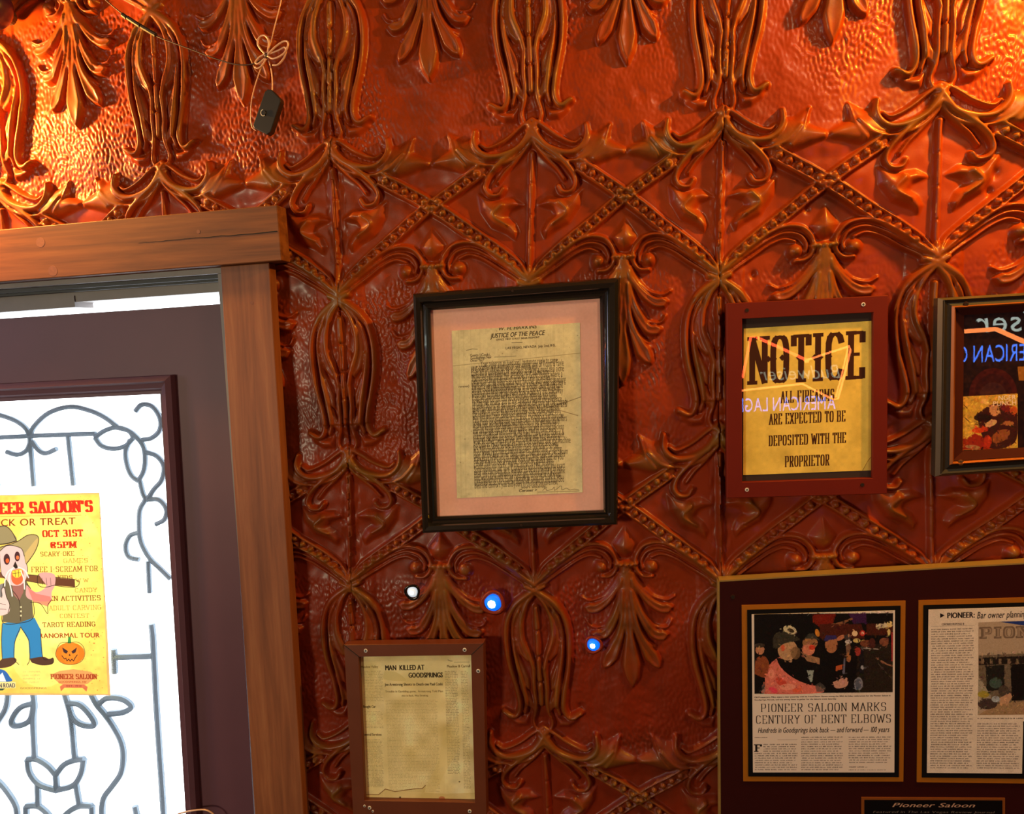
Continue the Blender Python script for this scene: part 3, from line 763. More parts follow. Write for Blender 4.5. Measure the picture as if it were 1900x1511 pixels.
# slab-serif letters drawn stroke by stroke (unit box, y down)
def _arc(a0, a1, cx=.5, cy=.5, rx=.36, ry=.5, p=.62, n=12):
    o = []
    for k in range(n + 1):
        t = math.radians(a0 + (a1 - a0) * k / n); c, s_ = math.cos(t), math.sin(t)
        o.append((cx + rx * math.copysign(abs(c) ** p, c), cy + ry * math.copysign(abs(s_) ** p, s_)))
    return o
_v = lambda x, a=0, b=1: [(x, a), (x, b)]
SL = {
 'A': ([[(.12, 1), (.5, 0), (.88, 1)], [(.26, .64), (.74, .64)]], [(.12, 1), (.88, 1)]),
 'B': ([_v(.18), [(.18, 0), (.55, 0)] + _arc(-90, 90, .55, .24, .25, .24) + [(.18, .48)], [(.18, .48), (.55, .48)] + _arc(-90, 90, .55, .74, .3, .26) + [(.18, 1)]], [(.18, 0), (.18, 1)]),
 'C': ([_arc(-28, -332)], []),
 'D': ([_v(.18), [(.18, 0), (.5, 0)] + _arc(-90, 90, .5, .5, .34, .5) + [(.18, 1)]], [(.18, 0), (.18, 1)]),
 'E': ([_v(.2), [(.2, 0), (.84, 0), (.84, .2)], [(.2, .48), (.66, .48)], [(.2, 1), (.84, 1), (.84, .8)]], [(.2, 0), (.2, 1)]),
 'F': ([_v(.2), [(.2, 0), (.84, 0), (.84, .2)], [(.2, .48), (.66, .48)]], [(.2, 0), (.2, 1)]),
 'G': ([_arc(-28, -360), [(.55, .55), (.88, .55)], _v(.86, .55, .9)], []),
 'H': ([_v(.18), _v(.82), [(.18, .48), (.82, .48)]], [(.18, 0), (.18, 1), (.82, 0), (.82, 1)]),
 'I': ([_v(.5)], [(.5, 0), (.5, 1)]),
 'K': ([_v(.18), [(.85, 0), (.2, .58)], [(.38, .42), (.86, 1)]], [(.18, 0), (.18, 1), (.85, 0), (.86, 1)]),
 'L': ([_v(.2), [(.2, 1), (.84, 1), (.84, .78)]], [(.2, 0), (.2, 1)]),
 'M': ([_v(.14), _v(.86), [(.14, 0), (.5, .8), (.86, 0)]], [(.14, 0), (.14, 1), (.86, 0), (.86, 1)]),
 'N': ([_v(.16), _v(.84), [(.16, 0), (.84, 1)]], [(.16, 0), (.16, 1), (.84, 0)]),
 'O': ([_arc(0, 360, n=24)], []),
 'P': ([_v(.2), [(.2, 0), (.55, 0)] + _arc(-90, 90, .55, .27, .28, .27) + [(.2, .54)]], [(.2, 0), (.2, 1)]),
 'R': ([_v(.2), [(.2, 0), (.55, 0)] + _arc(-90, 90, .55, .25, .26, .25) + [(.2, .5)], [(.5, .5), (.84, 1)]], [(.2, 0), (.2, 1), (.84, 1)]),
 'S': ([[(.82, .24)] + _arc(-20, -180, .5, .25, .31, .25) + _arc(-180, -270, .5, .25, .31, .24) + _arc(-90, 160, .5, .745, .32, .255)], []),
 'T': ([_v(.5), [(.1, .2), (.1, 0), (.9, 0), (.9, .2)]], [(.5, 1)]),
 'U': ([[(.18, 0), (.18, .6)] + _arc(180, 0, .5, .62, .32, .38) + [(.82, 0)]], [(.18, 0), (.82, 0)]),
 'V': ([[(.12, 0), (.5, 1), (.88, 0)]], [(.12, 0), (.88, 0)]),
 'W': ([[(.05, 0), (.28, 1), (.5, .15), (.72, 1), (.95, 0)]], [(.05, 0), (.95, 0)]),
 'X': ([[(.14, 0), (.86, 1)], [(.86, 0), (.14, 1)]], [(.14, 0), (.86, 0), (.14, 1), (.86, 1)]),
 'Y': ([[(.12, 0), (.5, .52), (.88, 0)], _v(.5, .5, 1)], [(.12, 0), (.88, 0), (.5, 1)]),
 "'": ([[(.5, 0), (.42, .25)]], []), '3': ([_arc(-150, 90, .48, .25, .3, .25) + _arc(-90, 150, .48, .74, .34, .26)], []),
 '1': ([[(.3, .15), (.5, 0), (.5, 1)]], [(.5, 1)]), '5': ([[(.8, 0), (.25, 0), (.22, .45)] + _arc(-120, 150, .5, .7, .33, .3)], []),
 '@': ([_arc(20, 350), _arc(0, 360, .5, .5, .16, .2), _v(.68, .3, .66)], []), ',': ([[(.5, .9), (.4, 1.15)]], []), '.': ([[(.45, .95), (.5, .98)]], []),
 '0': ([_arc(0, 360, n=24)], []), ' ': ([], []), '-': ([[(.2, .5), (.8, .5)]], []), ':': ([[(.5, .3), (.5, .36)], [(.5, .9), (.5, .96)]], []),
 'J': ([[(.65, 0), (.65, .75)] + _arc(0, 170, .4, .72, .25, .28)], [(.65, 0)]), 'Q': ([_arc(0, 360, n=24), [(.55, .75), (.9, 1.1)]], [])}
WD = {'I': .5, "'": .35, ' ': .5, 'M': 1.25, 'W': 1.35, ',': .35, '.': .35, '1': .6, '-': .6, ':': .4, 'E': .95, 'L': .9}
def slab(pic, txt, p0, p1, col, stem=.24, thin=.10, serif=.2, slope=0, al=1., sth=None, gap=.1):
    """p0: top left, p1: bottom right (both zoom coordinates); slope lifts the right end"""
    a = np.array(pic.M(p0)); b = np.array(pic.M(p1)); tot = sum(WD.get(c, 1) for c in txt) + gap * (len(txt) - 1)
    ux = (b[0] - a[0]) / tot; hh = b[1] - a[1]; x = a[0]
    ts = stem * ux; th = thin * ux; sth = (sth or thin * 1.1) * ux
    for c in txt:
        w = WD.get(c, 1) * ux; st, sf = SL.get(c, ([], []))
        f = lambda p: (x + p[0] * w, a[1] + th / 2 + p[1] * (hh - th))
        for path in st:
            P = [np.array(f(p)) for p in path]
            for q0, q1 in zip(P[:-1], P[1:]):
                d = q1 - q0; L = np.hypot(*d) + 1e-9; n = np.array([-d[1], d[0]]) / L
                wd_ = (ts * (abs(d[1]) / L) ** 1.5 + th * (abs(d[0]) / L) ** 1.5) / 2
                e = d / L * wd_ * .35
                pic._put(pic._cov([q0 + n * wd_ - e, q1 + n * wd_ + e, q1 - n * wd_ + e, q0 - n * wd_ - e]), col, al)
        for p in sf:
            q = f(p); sw_ = serif * ux + ts / 2
            pic._put(pic._cov([(q[0] - sw_, q[1] - sth / 2), (q[0] + sw_, q[1] - sth / 2), (q[0] + sw_, q[1] + sth / 2), (q[0] - sw_, q[1] + sth / 2)]), col, al)
        x += w + gap * ux
# ------------------------------------------------------------------ framed things on the wall
def sheet(name, quad, Y, mat, parent, thick=.0006):
    """a sheet of paper, card or glass whose corners are TL TR BR BL as seen in the photograph"""
    P = [pw(*q, Y) for q in quad]; B = [p + Vector((0, thick, 0)) for p in P]
    mb = MB()
    mb.add(P, [(0, 3, 2, 1)], [[(0, 1), (0, 0), (1, 0), (1, 1)]])
    if thick: mb.add(P + B, [(i, (i + 1) % 4, (i + 1) % 4 + 4, i + 4) for i in range(4)])
    return mb.build(name, mat, parent)
def lerp2(a, b, g): return (a[0] + (b[0] - a[0]) * g, a[1] + (b[1] - a[1]) * g)
def frame_rails(parent, outer, inner, prof, mat, yref, yin, back=-.0165, names='frame_rail'):
    """prof: (g, Y) from the outer edge (g=0) to the sight edge (g=1)"""
    O = [pw(*q, yref) for q in outer]; I = [pw(*q, yin) for q in inner]
    full = [(0, back)] + prof + [(1, back)]
    for k in range(4):
        k2 = (k + 1) % 4; vs = []; fs = []
        for g, Y in full:
            for kk in (k, k2):
                p = O[kk].lerp(I[kk], g); vs.append(Vector((p.x, Y, p.z)))
        n = len(full)
        for i in range(n - 1): fs.append((2 * i, 2 * i + 1, 2 * i + 3, 2 * i + 2))
        fs.append((2 * n - 2, 2 * n - 1, 1, 0))
        fs.append(tuple(range(2 * n - 2, -1, -2))); fs.append(tuple(range(1, 2 * n, 2)))
        mb = MB(); mb.add(vs, fs); mb.build(names, mat, parent)
def screw(parent, px, py, Y, r, mat, cross=True):
    c = pw(px, py, Y); mb = MB(); mb.disc(c, r, Y + .0012, Y - .0008, 16, r * .82); o = mb.build('screw', mat, parent)
    a = random.uniform(0, 1.5); s = MB()
    for t in (a, a + math.pi / 2):
        d = Vector((math.cos(t), 0, math.sin(t))) * r * .55; n = Vector((-math.sin(t), 0, math.cos(t))) * r * .14
        f = [c + d + n, c + d - n, c - d - n, c - d + n]
        s.prism([Vector((q.x, Y - .0011, q.z)) for q in f], [Vector((q.x, Y - .0004, q.z)) for q in f])
    s.build('screw_slot', M_slot, o)
    return o

# ---- typed letter in a black lacquered frame
t = empty('picture_frame', pw(960, 980, -.03))
tag(t, 'glossy black frame holding an old typed letter on a pink mat', 'picture frame', 'framed documents on the tin wall')
outer = [(765, 545), (1150, 515), (1146, 975), (783, 991)]
inner = [(798, 576), (1113, 554), (1120, 947), (811, 959)]
frame_rails(t, outer, inner, [(0, -.030), (.08, -.036), (.25, -.039), (.5, -.038), (.62, -.031), (.75, -.029), (.88, -.030), (1, -.026)], M_black, -.034, -.026)
zq = lambda p: (760 + p[0] / 3.0225, 500 + p[1] / 3.0225)
mq = [(796, 573), (1116, 551), (1123, 950), (808, 962)]
pm = Pic(330, 400, (244, 184, 160)); pm.noise(3, 30, 1); pm.noise(2, 3, 2)
sheet('mat', mq, -.0205, pic_material('pink_mat_card', pm.image('pink_mat'), .9), t)
pq = [(838, 614), (1076, 599), (1081, 914), (848, 925)]
pl = Pic(720, 960, (232, 220, 168), zq, pq)
pl.noise(7, 60, 3, (1, .95, .7)); pl.noise(4, 14, 4); pl.noise(3, 3, 5)
for k in range(14):
    x = rng.uniform(20, 700); pl.line([(x, 0), (x + rng.uniform(-20, 20), 960)], rng.uniform(2, 8), (180, 160, 100), .12, raw=True)
pl.line([(0, 195), (300, 185), (720, 165)], 4, (235, 222, 170), .6, raw=True); pl.line([(0, 199), (300, 189), (720, 169)], 3, (120, 100, 60), .5, raw=True)
pl.line([(520, 470), (640, 440), (720, 415)], 4, (100, 80, 50), .6, raw=True); pl.line([(480, 482), (600, 486), (700, 520)], 4, (120, 95, 60), .6, raw=True)
pl.line([(380, 420), (384, 640)], 3, (110, 80, 50), .5, raw=True)
ink = (58, 46, 30)
pl.text('W. H. HARKINS', (497, 322), (712, 330), ink, 1, .25, .3)
pl.text('JUSTICE OF THE PEACE', (457, 360), (757, 368), ink, 1, .25, .6)
pl.text('OFFICE  FIRST STREET NEAR FREMONT', (487, 390), (730, 386), ink, .95, 0, .3)
pl.line([(575, 412), (635, 410)], 2, ink, .9)
pl.text('LAS VEGAS, NEVADA  July 2nd,1915.', (540, 436), (820, 433), ink, .95, 0, .2)
pl.line([(318, 457), (352, 448), (382, 449)], 2.5, ink, .7)
pl.text('Gents J.Coski,', (340, 476), (455, 486), ink, .9, 0, .4); pl.text('Goodsprings Nev', (342, 492), (460, 501), ink, .9, 0, .4); pl.text('Dear Sir:', (342, 508), (418, 516), ink, .9, 0, .4)
pl.line([(478, 494), (540, 492), (600, 488)], 3, ink, .5)
LET = """      Your telegram at hand and I hasten to reply to same
your brother was working for the mining firm of Yount & Fayle
of Good Springs up till about one month ago.
from different reports he had been drinking a good deal alone
he had quit work and was gambling most all the time.
There are two places,that is saloons in Good Springs where a
person can sit in a game of cards any time he wishes to
while over at the other place your brother was caught gambling
and had a very bad reputation,he was a powerful man and they
tell me could whip any two men up or around Good Springs,and
made a practice of doing the same once and a while when he
would get to drinking and every body would try and stay away
from him.Only when he was drinking,for when he was sober
he was a gentleman.I did not know your brother,and while
holding the inquest and at the funeral I heard the evidence
of every body that was in the saloon at the time of the tragedy
seven parties in all,not every one of them was well acquainted
with your brother all agreed and had worked with him till
the evidence would be more than they told. Other witnesses
was well and their table and wanted to divide the pot.
Paul would not stand for it and took the checks and told the
house man Joe Armstrong to cash them,I think about ten dollars
in the pot in checks,and told him that if he did not cash
then he would clean him up then and there,Joe Armstrong
started to get out and Paul grabbed him and started to clean
him,as he had turned it being he is a man of over sixty
years of age,and his sister in the bank,I have saved board &
lodgings for him,and placed him,rolling out his gun and shot
your brother twice in the left side killing him instantly.
As soon as I was notified I at once left on foot and got machine
and went to Good Springs 40 miles from here,the body was
in a bad condition as it had been there ten hours on the
floor when I got there,and the nearest undertaker at going
over did the best under thing that I could do under the circum
stances,as I told you in other letter,I have sent the papers
out here will if you want the body fixed up and sent to you
I think this can be arranged. I would be glad if you
would send and notify this the burial of your brother
Some money,or just now it happened and I have told you exact
even and correctly as it was but to be an unwitting in not
think that your brother did not get square deal,if you think
that way you would do the right thing to come at once and
investigate,then you could arrange to take the body if you
wishes to do so,you have my heart felt sympathy and may God
bless and comfort you and yours in this sad bereavement""".split('\n')
x0_, nL = 345, len(LET)
for i, ln in enumerate(LET):
    y = 522 + i * (1203 - 522) / (nL - 1) - 6
    full = max(len(l) for l in LET); xa = x0_ + 20 * i / nL; lead = len(ln) - len(ln.lstrip())
    xs_ = xa + lead * 9; xe_ = xa + 545 * len(ln) / full
    sl = -.035 * (1 - i / nL)
    pl.text(ln.strip(), (xs_, y + (xs_ - xa) * sl), (xe_, y + 10.5 + (xs_ - xa) * sl), ink, .78, 0, 0)
pl.text('revenue)', (275, 652), (335, 662), ink, .8, 0, .3)
pl.text('yours sincerely,', (628, 1213), (770, 1223), ink, .85, 0, .3); pl.text('Coroner >', (615, 1233), (715, 1245), ink, .95, .1, .6)
pl.line([(720, 1250), (850, 1247), (952, 1243)], 2, ink, .8)
pl.line([(748, 1242), (765, 1225), (770, 1240), (800, 1235), (812, 1222), (816, 1240), (850, 1215), (856, 1238), (880, 1228), (900, 1238), (925, 1234), (950, 1238)], 2, ink, .8, sm=True)
for k in range(60): pl.ell((rng.uniform(250, 960), rng.uniform(330, 1270)), rng.uniform(1, 4), rng.uniform(1, 5), (110, 90, 55), .35)
o = sheet('letter', pq, -.0212, pic_material('letter_paper', pl.image('letter_print'), .8), t); o['label'] = 'yellowed typed letter'
o = sheet('glass', mq, -.0245, M_glass, t, 0); o['label'] = 'clear glass'
screw(t, 951, 540, -.0385, .0022, M_screwd)
screw(t, 967, 975, -.0385, .0022, M_screwd)

# ---- NOTICE board
t = empty('notice_board', pw(1498, 918, -.03))
tag(t, 'red-brown framed yellow firearms notice poster headed NOTICE', 'notice board', 'framed documents on the tin wall')
outer = [(1348, 563), (1648, 548), (1646, 917), (1349, 925)]
inner = [(1377, 592), (1620, 580), (1619, 887), (1377, 895)]
frame_rails(t, outer, inner, [(0, -.034), (.04, -.035), (.97, -.035), (1, -.034)], M_brown_frame, -.035, -.034, -.015)
zq = lambda p: (1340 + p[0] / 3.873, 540 + p[1] / 3.873)
sheet('backing_card', [(1375, 590), (1622, 578), (1621, 889), (1375, 897)], -.0255, M_backcard, t)
pq = [(1380, 610), (1620, 595.5), (1616, 873), (1379, 882)]
pn = Pic(720, 820, (242, 206, 92), zq, pq); pn.noise(8, 80, 6, (1, .9, .5)); pn.noise(4, 20, 7, (1, .9, .5)); pn.noise(2, 3, 8)
ink = (66, 30, 12)
slab(pn, 'NOTICE', (196, 334), (1026, 630), ink, .32, .17, .12, sth=.2, gap=.16)
for cx_, yb in ((332, 490), (372, 488), (432, 480), (462, 478), (770, 470), (552, 480), (664, 478), (706, 476)):
    pn.poly([(cx_ - 22, yb), (cx_, yb - 24), (cx_ + 22, yb), (cx_, yb + 24)], ink)
for tx_, a_, b_, c_, d_ in (('ALL FIREARMS', 422, 722, 806, 788), ('ARE EXPECTED TO BE', 338, 884, 886, 938), ('DEPOSITED WITH THE', 336, 1040, 890, 1092), ('PROPRIETOR', 452, 1188, 770, 1254)):
    slab(pn, tx_, (a_, b_), (c_, d_), ink, .32, .13, .09, sth=.14, gap=.18)
pn.poly([(1068, 1195), (1075, 1290), (1010, 1290)], (220, 186, 88))
pn.line([(1068, 1195), (1045, 1225), (1010, 1290)], 3, (150, 104, 30))
o = sheet('poster', pq, -.0262, pic_material('notice_paper', pn.image('notice_print'), .7), t); o['label'] = 'yellow printed notice with brown lettering'
o = sheet('glass', [(1376, 591), (1621, 579), (1620, 888), (1376, 896)], -.0295, M_glass, t, 0); o['label'] = 'clear glass'
for x_, y_, mm in ((1386, 576, M_screwd), (1602, 565, M_screw), (1386, 909, M_screw), (1600, 900, M_screwd)): screw(t, x_, y_, -.035, .0034, mm)

# ---- newspaper clipping
t = empty('clipping_frame', pw(785, 1508, -.03))
tag(t, 'flat brown frame with a yellowed newspaper clipping, lowest on the wall', 'picture frame', 'framed documents on the tin wall')
outer = [(638, 1197), (897, 1194), (903, 1514), (655, 1514)]
inner = [(666, 1219), (874, 1216), (881, 1489), (677, 1485)]
frame_rails(t, outer, inner, [(0, -.036), (.03, -.037), (.97, -.037), (1, -.036)], M_brown_frame2, -.037, -.036, -.017)
for cr in (((638, 1197), (666, 1219)), ((897, 1194), (874, 1216))):
    mb = MB(); mb.tube([pw(*cr[0], -.0372), pw(*cr[1], -.0372)], .0006, 4); o = mb.build('mitre_joint', M_slot, t)
zq = lambda p: (630 + p[0] / 4.566, 1180 + p[1] / 4.566)
pq = [(665, 1218), (875, 1215), (882, 1490), (676, 1486)]
pp = Pic(640, 840, (246, 228, 164), zq, pq); pp.noise(7, 90, 9, (1, .95, .6)); pp.noise(4, 24, 10, (1, .9, .6)); pp.noise(2, 4, 11)
pp.poly([(380, 200), (890, 200), (890, 1400), (380, 1400)], (244, 224, 156), .5)
pp.noise(9, 70, 97, (1, 1.1, 1.3)); pp.noise(6, 130, 98, (1, 1.1, 1.3))
pp.poly([(380, 300), (480, 310), (560, 380), (380, 370)], (226, 206, 130), .6, sm=True)
ink = (52, 40, 20); dim = (120, 98, 54)
pp.text('MAN  KILLED AT', (384, 250), (716, 290), ink, 1, 0, 1.2); pp.text('GOODSPRINGS', (582, 313), (872, 353), ink, 1, 0, 1.2)
pp.text('Joe Armstrong Shoots to Death one Paul Coski', (384, 402), (872, 422), ink, .85, 0, .8)
pp.text('Trouble in Gambling game,  Armstrong Told Man', (386, 463), (874, 478), dim, .9, 0, .4); pp.text('shot in Back, Was Drinking', (526, 501), (750, 514), dim, .9, 0, .4)
pp.marks((390, 545), (850, 1330), 62, (140, 116, 64), .55, 31, ragged=.05)
pp.marks((892, 300), (1020, 1180), 66, (96, 74, 38), .9, 32, ragged=.1); pp.marks((1028, 300), (1112, 1300), 76, (110, 88, 46), .75, 33, ragged=.1)
pp.text('Meadow Valley', (180, 254), (325, 272), dim, .9, 0, .4); pp.marks((205, 300), (372, 560), 20, dim, .6, 34); pp.text('Bought Car', (200, 590), (305, 612), ink, .8, 0, .8)
pp.marks((212, 640), (370, 790), 12, dim, .6, 35); pp.text('Funeral Services', (197, 826), (355, 848), ink, .75, 0, .8); pp.marks((222, 880), (378, 1290), 36, dim, .8, 36)
pp.text('Meadow & Carroll', (908, 248), (1105, 268), dim, .9, 0, .5); pp.line([(918, 205), (940, 215), (955, 215)], 3, ink, .6); pp.line([(972, 225), (1100, 224)], 2, ink, .5)
pp.poly([(880, 820), (1040, 650), (1030, 900), (900, 1150), (780, 1360), (690, 1370), (720, 1280), (830, 1080)], (236, 214, 138), .38, sm=True)
pp.poly([(205, 1345), (330, 1350), (388, 1300), (480, 1320), (560, 1305), (700, 1300), (730, 1270), (720, 1330), (900, 1340), (1150, 1330), (1150, 1420), (205, 1420)], (206, 178, 100), .4)
pp.line([(205, 1345), (330, 1348), (388, 1300), (470, 1322), (530, 1312), (640, 1298), (700, 1296), (728, 1268)], 4, (120, 70, 26), .8)
pp.ell((866, 1378), 26, 16, (180, 70, 40), .55); pp.ell((512, 1370), 9, 7, (60, 44, 24), .7); pp.ell((1016, 1238), 7, 5, (70, 50, 24), .8)
o = sheet('newspaper', pq, -.0275, pic_material('newsprint', pp.image('newspaper_print'), .8), t); o['label'] = 'yellowed newspaper page'
o = sheet('glass', pq, -.0305, M_glass, t, 0); o['label'] = 'clear glass'
for x_, y_, r_ in ((222, 127, .0037), (1060, 120, .0037), (1175, 299, .0037), (255, 1458, .0035), (1103, 1487, .0035), (212, 1442, .0024), (283, 1487, .0022)):
    screw(t, *zq((x_, y_)), -.037, r_, M_screw)

# ---- dark picture with the album-style print at the right edge
t = empty('picture_frame', pw(1870, 880, -.03))
tag(t, 'dark brass-edged frame with a fiery print, cut by the right picture edge', 'picture frame', 'framed documents on the tin wall')
outer = [(1743, 553), (2040, 535), (2036, 866), (1738, 886)]
inner = [(1789, 585), (1995, 572), (1991, 826), (1786, 838)]
M_side = simple('grey_metal_edge', srgb(92, 80, 60), .4, .5)
M_dkmould = simple('dark_speckled_moulding', srgb(30, 21, 11), .6, 0, .3, var=.6, scale=260)
M_cop = simple('copper_bead', srgb(170, 96, 44), .3, .6)
M_dkred = simple('dark_red_slip', srgb(60, 18, 8), .85, 0, .15)
def sub(a, b): return [lerp2(o_, i_, a) for o_, i_ in zip(outer, inner)], [lerp2(o_, i_, b) for o_, i_ in zip(outer, inner)]
for (a, b, pr, mm, nm) in ((0, .14, [(0, -.032), (1, -.040)], M_side, 'outer_edge'), (.14, .48, [(0, -.040), (.5, -.037), (1, -.039)], M_dkmould, 'frame_rail'),
                           (.48, .62, [(0, -.039), (.5, -.042), (1, -.038)], M_cop, 'bead'), (.62, 1.0, [(0, -.036), (1, -.028)], M_dkred, 'slip')):
    oo, ii = sub(a, b); frame_rails(t, oo, ii, pr, mm, -.038, -.034 if nm != 'slip' else -.028, names=nm)
zq = lambda p: (1700 + p[0] / 4.195, 540 + p[1] / 4.195)
pq = [(1787, 583), (1997, 570), (1993, 828), (1784, 840)]
pa = Pic(630, 780, (30, 8, 4), zq, pq)
pa.ell((600, 810), 190, 210, (62, 12, 6)); pa.ell((600, 810), 150, 165, (50, 10, 6)); pa.ell((600, 830), 110, 120, (60, 26, 24))  # dark maroon disc: a reflection of the room painted into the print
pa.poly([(790, 590), (1200, 580), (1200, 700), (800, 700)], (150, 96, 30))
pa.poly([(360, 820), (790, 800), (795, 1225), (358, 1240)], (206, 160, 60))
pa.noise(8, 14, 40, (1, .7, .3))
pa.poly([(365, 1150), (460, 1110), (560, 1150), (640, 1230), (360, 1236)], (150, 40, 16)); pa.poly([(470, 960), (600, 880), (760, 900), (790, 1000), (770, 1180), (600, 1230), (520, 1140)], (60, 22, 14), sm=True)
for c_, rx, ry, cl in (((520, 985), 70, 30, (30, 12, 10)), ((610, 930), 40, 46, (214, 150, 100)), ((700, 910), 34, 40, (120, 30, 26)), ((760, 930), 30, 34, (200, 84, 30)), ((500, 1080), 66, 24, (210, 60, 20)),
                       ((585, 1030), 50, 24, (220, 170, 120)), ((660, 1130), 80, 44, (150, 84, 36)), ((560, 1170), 30, 50, (190, 50, 20)), ((440, 1215), 60, 16, (170, 130, 90)), ((720, 1030), 44, 20, (180, 110, 60)), ((540, 860), 34, 20, (236, 190, 110)), ((470, 850), 24, 16, (190, 130, 40))):
    pa.ell(c_, rx, ry, cl, .9, rng.uniform(-30, 30))
pa.dabs((362, 822), (788, 1224), 700, 92, 4, 12, 40); pa.blur(2)
for l_ in ([(370, 885), (398, 912)], [(378, 985), (415, 1018)], [(590, 1110), (600, 1190)], [(735, 1090), (745, 1200)]): pa.line(l_, 4, (50, 26, 14), .8)
pa.text('NGER', (640, 815), (778, 845), (232, 214, 200), 1, 0, .8); pa.text('PUNCH', (598, 858), (780, 886), (232, 206, 190), 1, 0, .8)
pa.text('FI', (505, 830), (552, 858), (220, 150, 80), .6, 0, .6)
o = sheet('print', pq, -.0235, pic_material('fiery_print', pa.image('fiery_print'), .5), t)
o = sheet('glass', pq, -.0265, M_glass, t, 0); o['label'] = 'clear glass'
screw(t, 1793, 564, -.040, .0036, M_screwd); screw(t, 1783, 859, -.040, .0044, simple('brass_screw', srgb(150, 110, 60), .3, .8))

# ---- large cherry board with two newspaper articles and a plate
t = empty('display_board', pw(1600, 1600, -.03))
tag(t, 'large dark cherry board with gold-edged newspaper articles, lower right', 'display board', 'framed documents on the tin wall')
bq = [(1335, 1080), (2040, 1039), (2040, 1640), (1338, 1640)]
O_ = [pw(*q, -.040) for q in bq]
mb = MB(); mb.prism([Vector((p.x, -.040, p.z)) for p in O_], [Vector((p.x, -.019, p.z)) for p in O_]); mb.build('board', M_plaque, t)
for a_, b_, nm in ((0, 1, 'top_edge'), (3, 0, 'side_edge')):
    mb = MB(); p, q = O_[a_], O_[b_]; e = Vector((0, 0, .0022)) if nm == 'top_edge' else Vector((-.0020, 0, 0))
    A_ = [p, q, q + e, p + e]
    mb.prism([Vector((v.x, -.0402, v.z)) for v in A_], [Vector((v.x, -.019, v.z)) for v in A_]); mb.build(nm, M_brass_edge if nm != 'top_edge' else M_goldtop if False else M_brass_edge, t)
screw(t, 1360, 1108, -.040, .0042, M_screwd)
z7 = lambda p: (1330 + p[0] / 3.351, 1060 + p[1] / 3.351); z8 = lambda p: (1640 + p[0] / 3.35, 1060 + p[1] / 3.35)
def article(nm, gq, iq, pq, pic, lbl):
    mb = MB(); P = [pw(*q, -.0415) for q in gq]; mb.prism(P, [Vector((p.x, -.0398, p.z)) for p in P]); g = mb.build('gold_mat', M_gold, t)
    mb = MB(); P = [pw(*q, -.0425) for q in iq]; mb.prism(P, [Vector((p.x, -.0414, p.z)) for p in P]); mb.build('black_mat', M_blackmat, g)
    o = sheet('newspaper_article', pq, -.0432, pic_material(nm, pic.image(nm), .6), t, .0006); o['label'] = lbl
    mb = MB()
# article A
pq = [z7((217, 270)), z7((1108, 245)), z7((1104, 1253)), z7((225, 1253))]
A = Pic(900, 1010, (214, 200, 188), z7, pq)
A.noise(3, 40, 50)
B_ = (10, 6, 5)
A.poly([(232, 268), (1096, 262), (1094, 752), (234, 762)], B_)
A.poly([(590, 270), (740, 266), (720, 340), (640, 350), (600, 320)], (110, 24, 10)); A.poly([(820, 266), (930, 264), (930, 320), (850, 330)], (56, 22, 66)); A.poly([(930, 330), (1094, 320), (1094, 400), (930, 400)], (66, 24, 12))
A.poly([(640, 330), (900, 330), (920, 420), (640, 420)], (70, 26, 14))
A.poly([(880, 470), (1094, 440), (1094, 750), (860, 750)], (36, 26, 18))
A.blur(6)
A.poly([(700, 330), (770, 316), (840, 290), (850, 300), (780, 330)], (130, 84, 56)); A.poly([(986, 330), (1060, 320), (1062, 350), (990, 358)], (206, 190, 160)); A.ell((1075, 330), 20, 20, (220, 196, 130)); A.ell((1070, 380), 10, 20, (210, 190, 120))
A.ell((858, 388), 18, 18, (220, 190, 150)); A.ell((906, 386), 18, 18, (190, 50, 40)); A.ell((906, 386), 10, 10, (220, 170, 150)); A.ell((870, 432), 24, 14, (190, 170, 110)); A.ell((912, 440), 16, 14, (190, 160, 90))
A.poly([(1084, 380), (1096, 380), (1094, 560), (1086, 560)], (150, 40, 44))
A.poly([(300, 720), (302, 620), (340, 570), (400, 530), (470, 560), (500, 640), (560, 700), (640, 720), (640, 758), (300, 762)], (206, 110, 96), sm=True)
for c_, rx, ry, cl in (((400, 690), 40, 22, (190, 60, 44)), ((350, 740), 30, 16, (220, 60, 90)), ((440, 720), 50, 20, (226, 150, 130)), ((340, 640), 20, 30, (226, 140, 120)), ((500, 740), 30, 14, (210, 90, 60))): A.ell(c_, rx, ry, cl, .8, rng.uniform(-40, 40))
A.poly([(370, 540), (440, 550), (560, 560), (640, 580), (640, 700), (560, 700), (470, 660), (400, 600)], B_, sm=True)
A.ell((440, 490), 62, 66, (176, 136, 100)); A.poly([(350, 480), (350, 410), (390, 376), (460, 380), (500, 410), (510, 430), (420, 450), (380, 480)], (52, 48, 38), sm=True); A.ell((455, 366), 44, 26, (196, 184, 150), 1, 20); A.ell((460, 370), 22, 12, (60, 50, 34), 1, 20)
A.ell((410, 478), 14, 20, (196, 90, 60)); A.ell((490, 510), 30, 40, (120, 90, 60), .8)
A.ell((580, 445), 48, 40, (150, 106, 70)); A.poly([(545, 420), (560, 392), (600, 386), (640, 430), (600, 420)], (56, 54, 50)); A.ell((570, 490), 40, 34, (196, 120, 96)); A.ell((592, 475), 20, 16, (190, 60, 40)); A.ell((625, 385), 14, 26, (190, 120, 40), 1, -15)
A.poly([(520, 500), (560, 520), (640, 540), (640, 580), (560, 560)], (150, 110, 80)); A.poly([(650, 500), (680, 450), (740, 440), (790, 560), (800, 660), (640, 680)], B_)
A.ell((712, 458), 40, 52, (160, 104, 70)); A.poly([(660, 440), (680, 400), (740, 400), (750, 420), (690, 430)], (50, 40, 96)); A.ell((770, 415), 30, 14, (176, 110, 80), 1, -30)
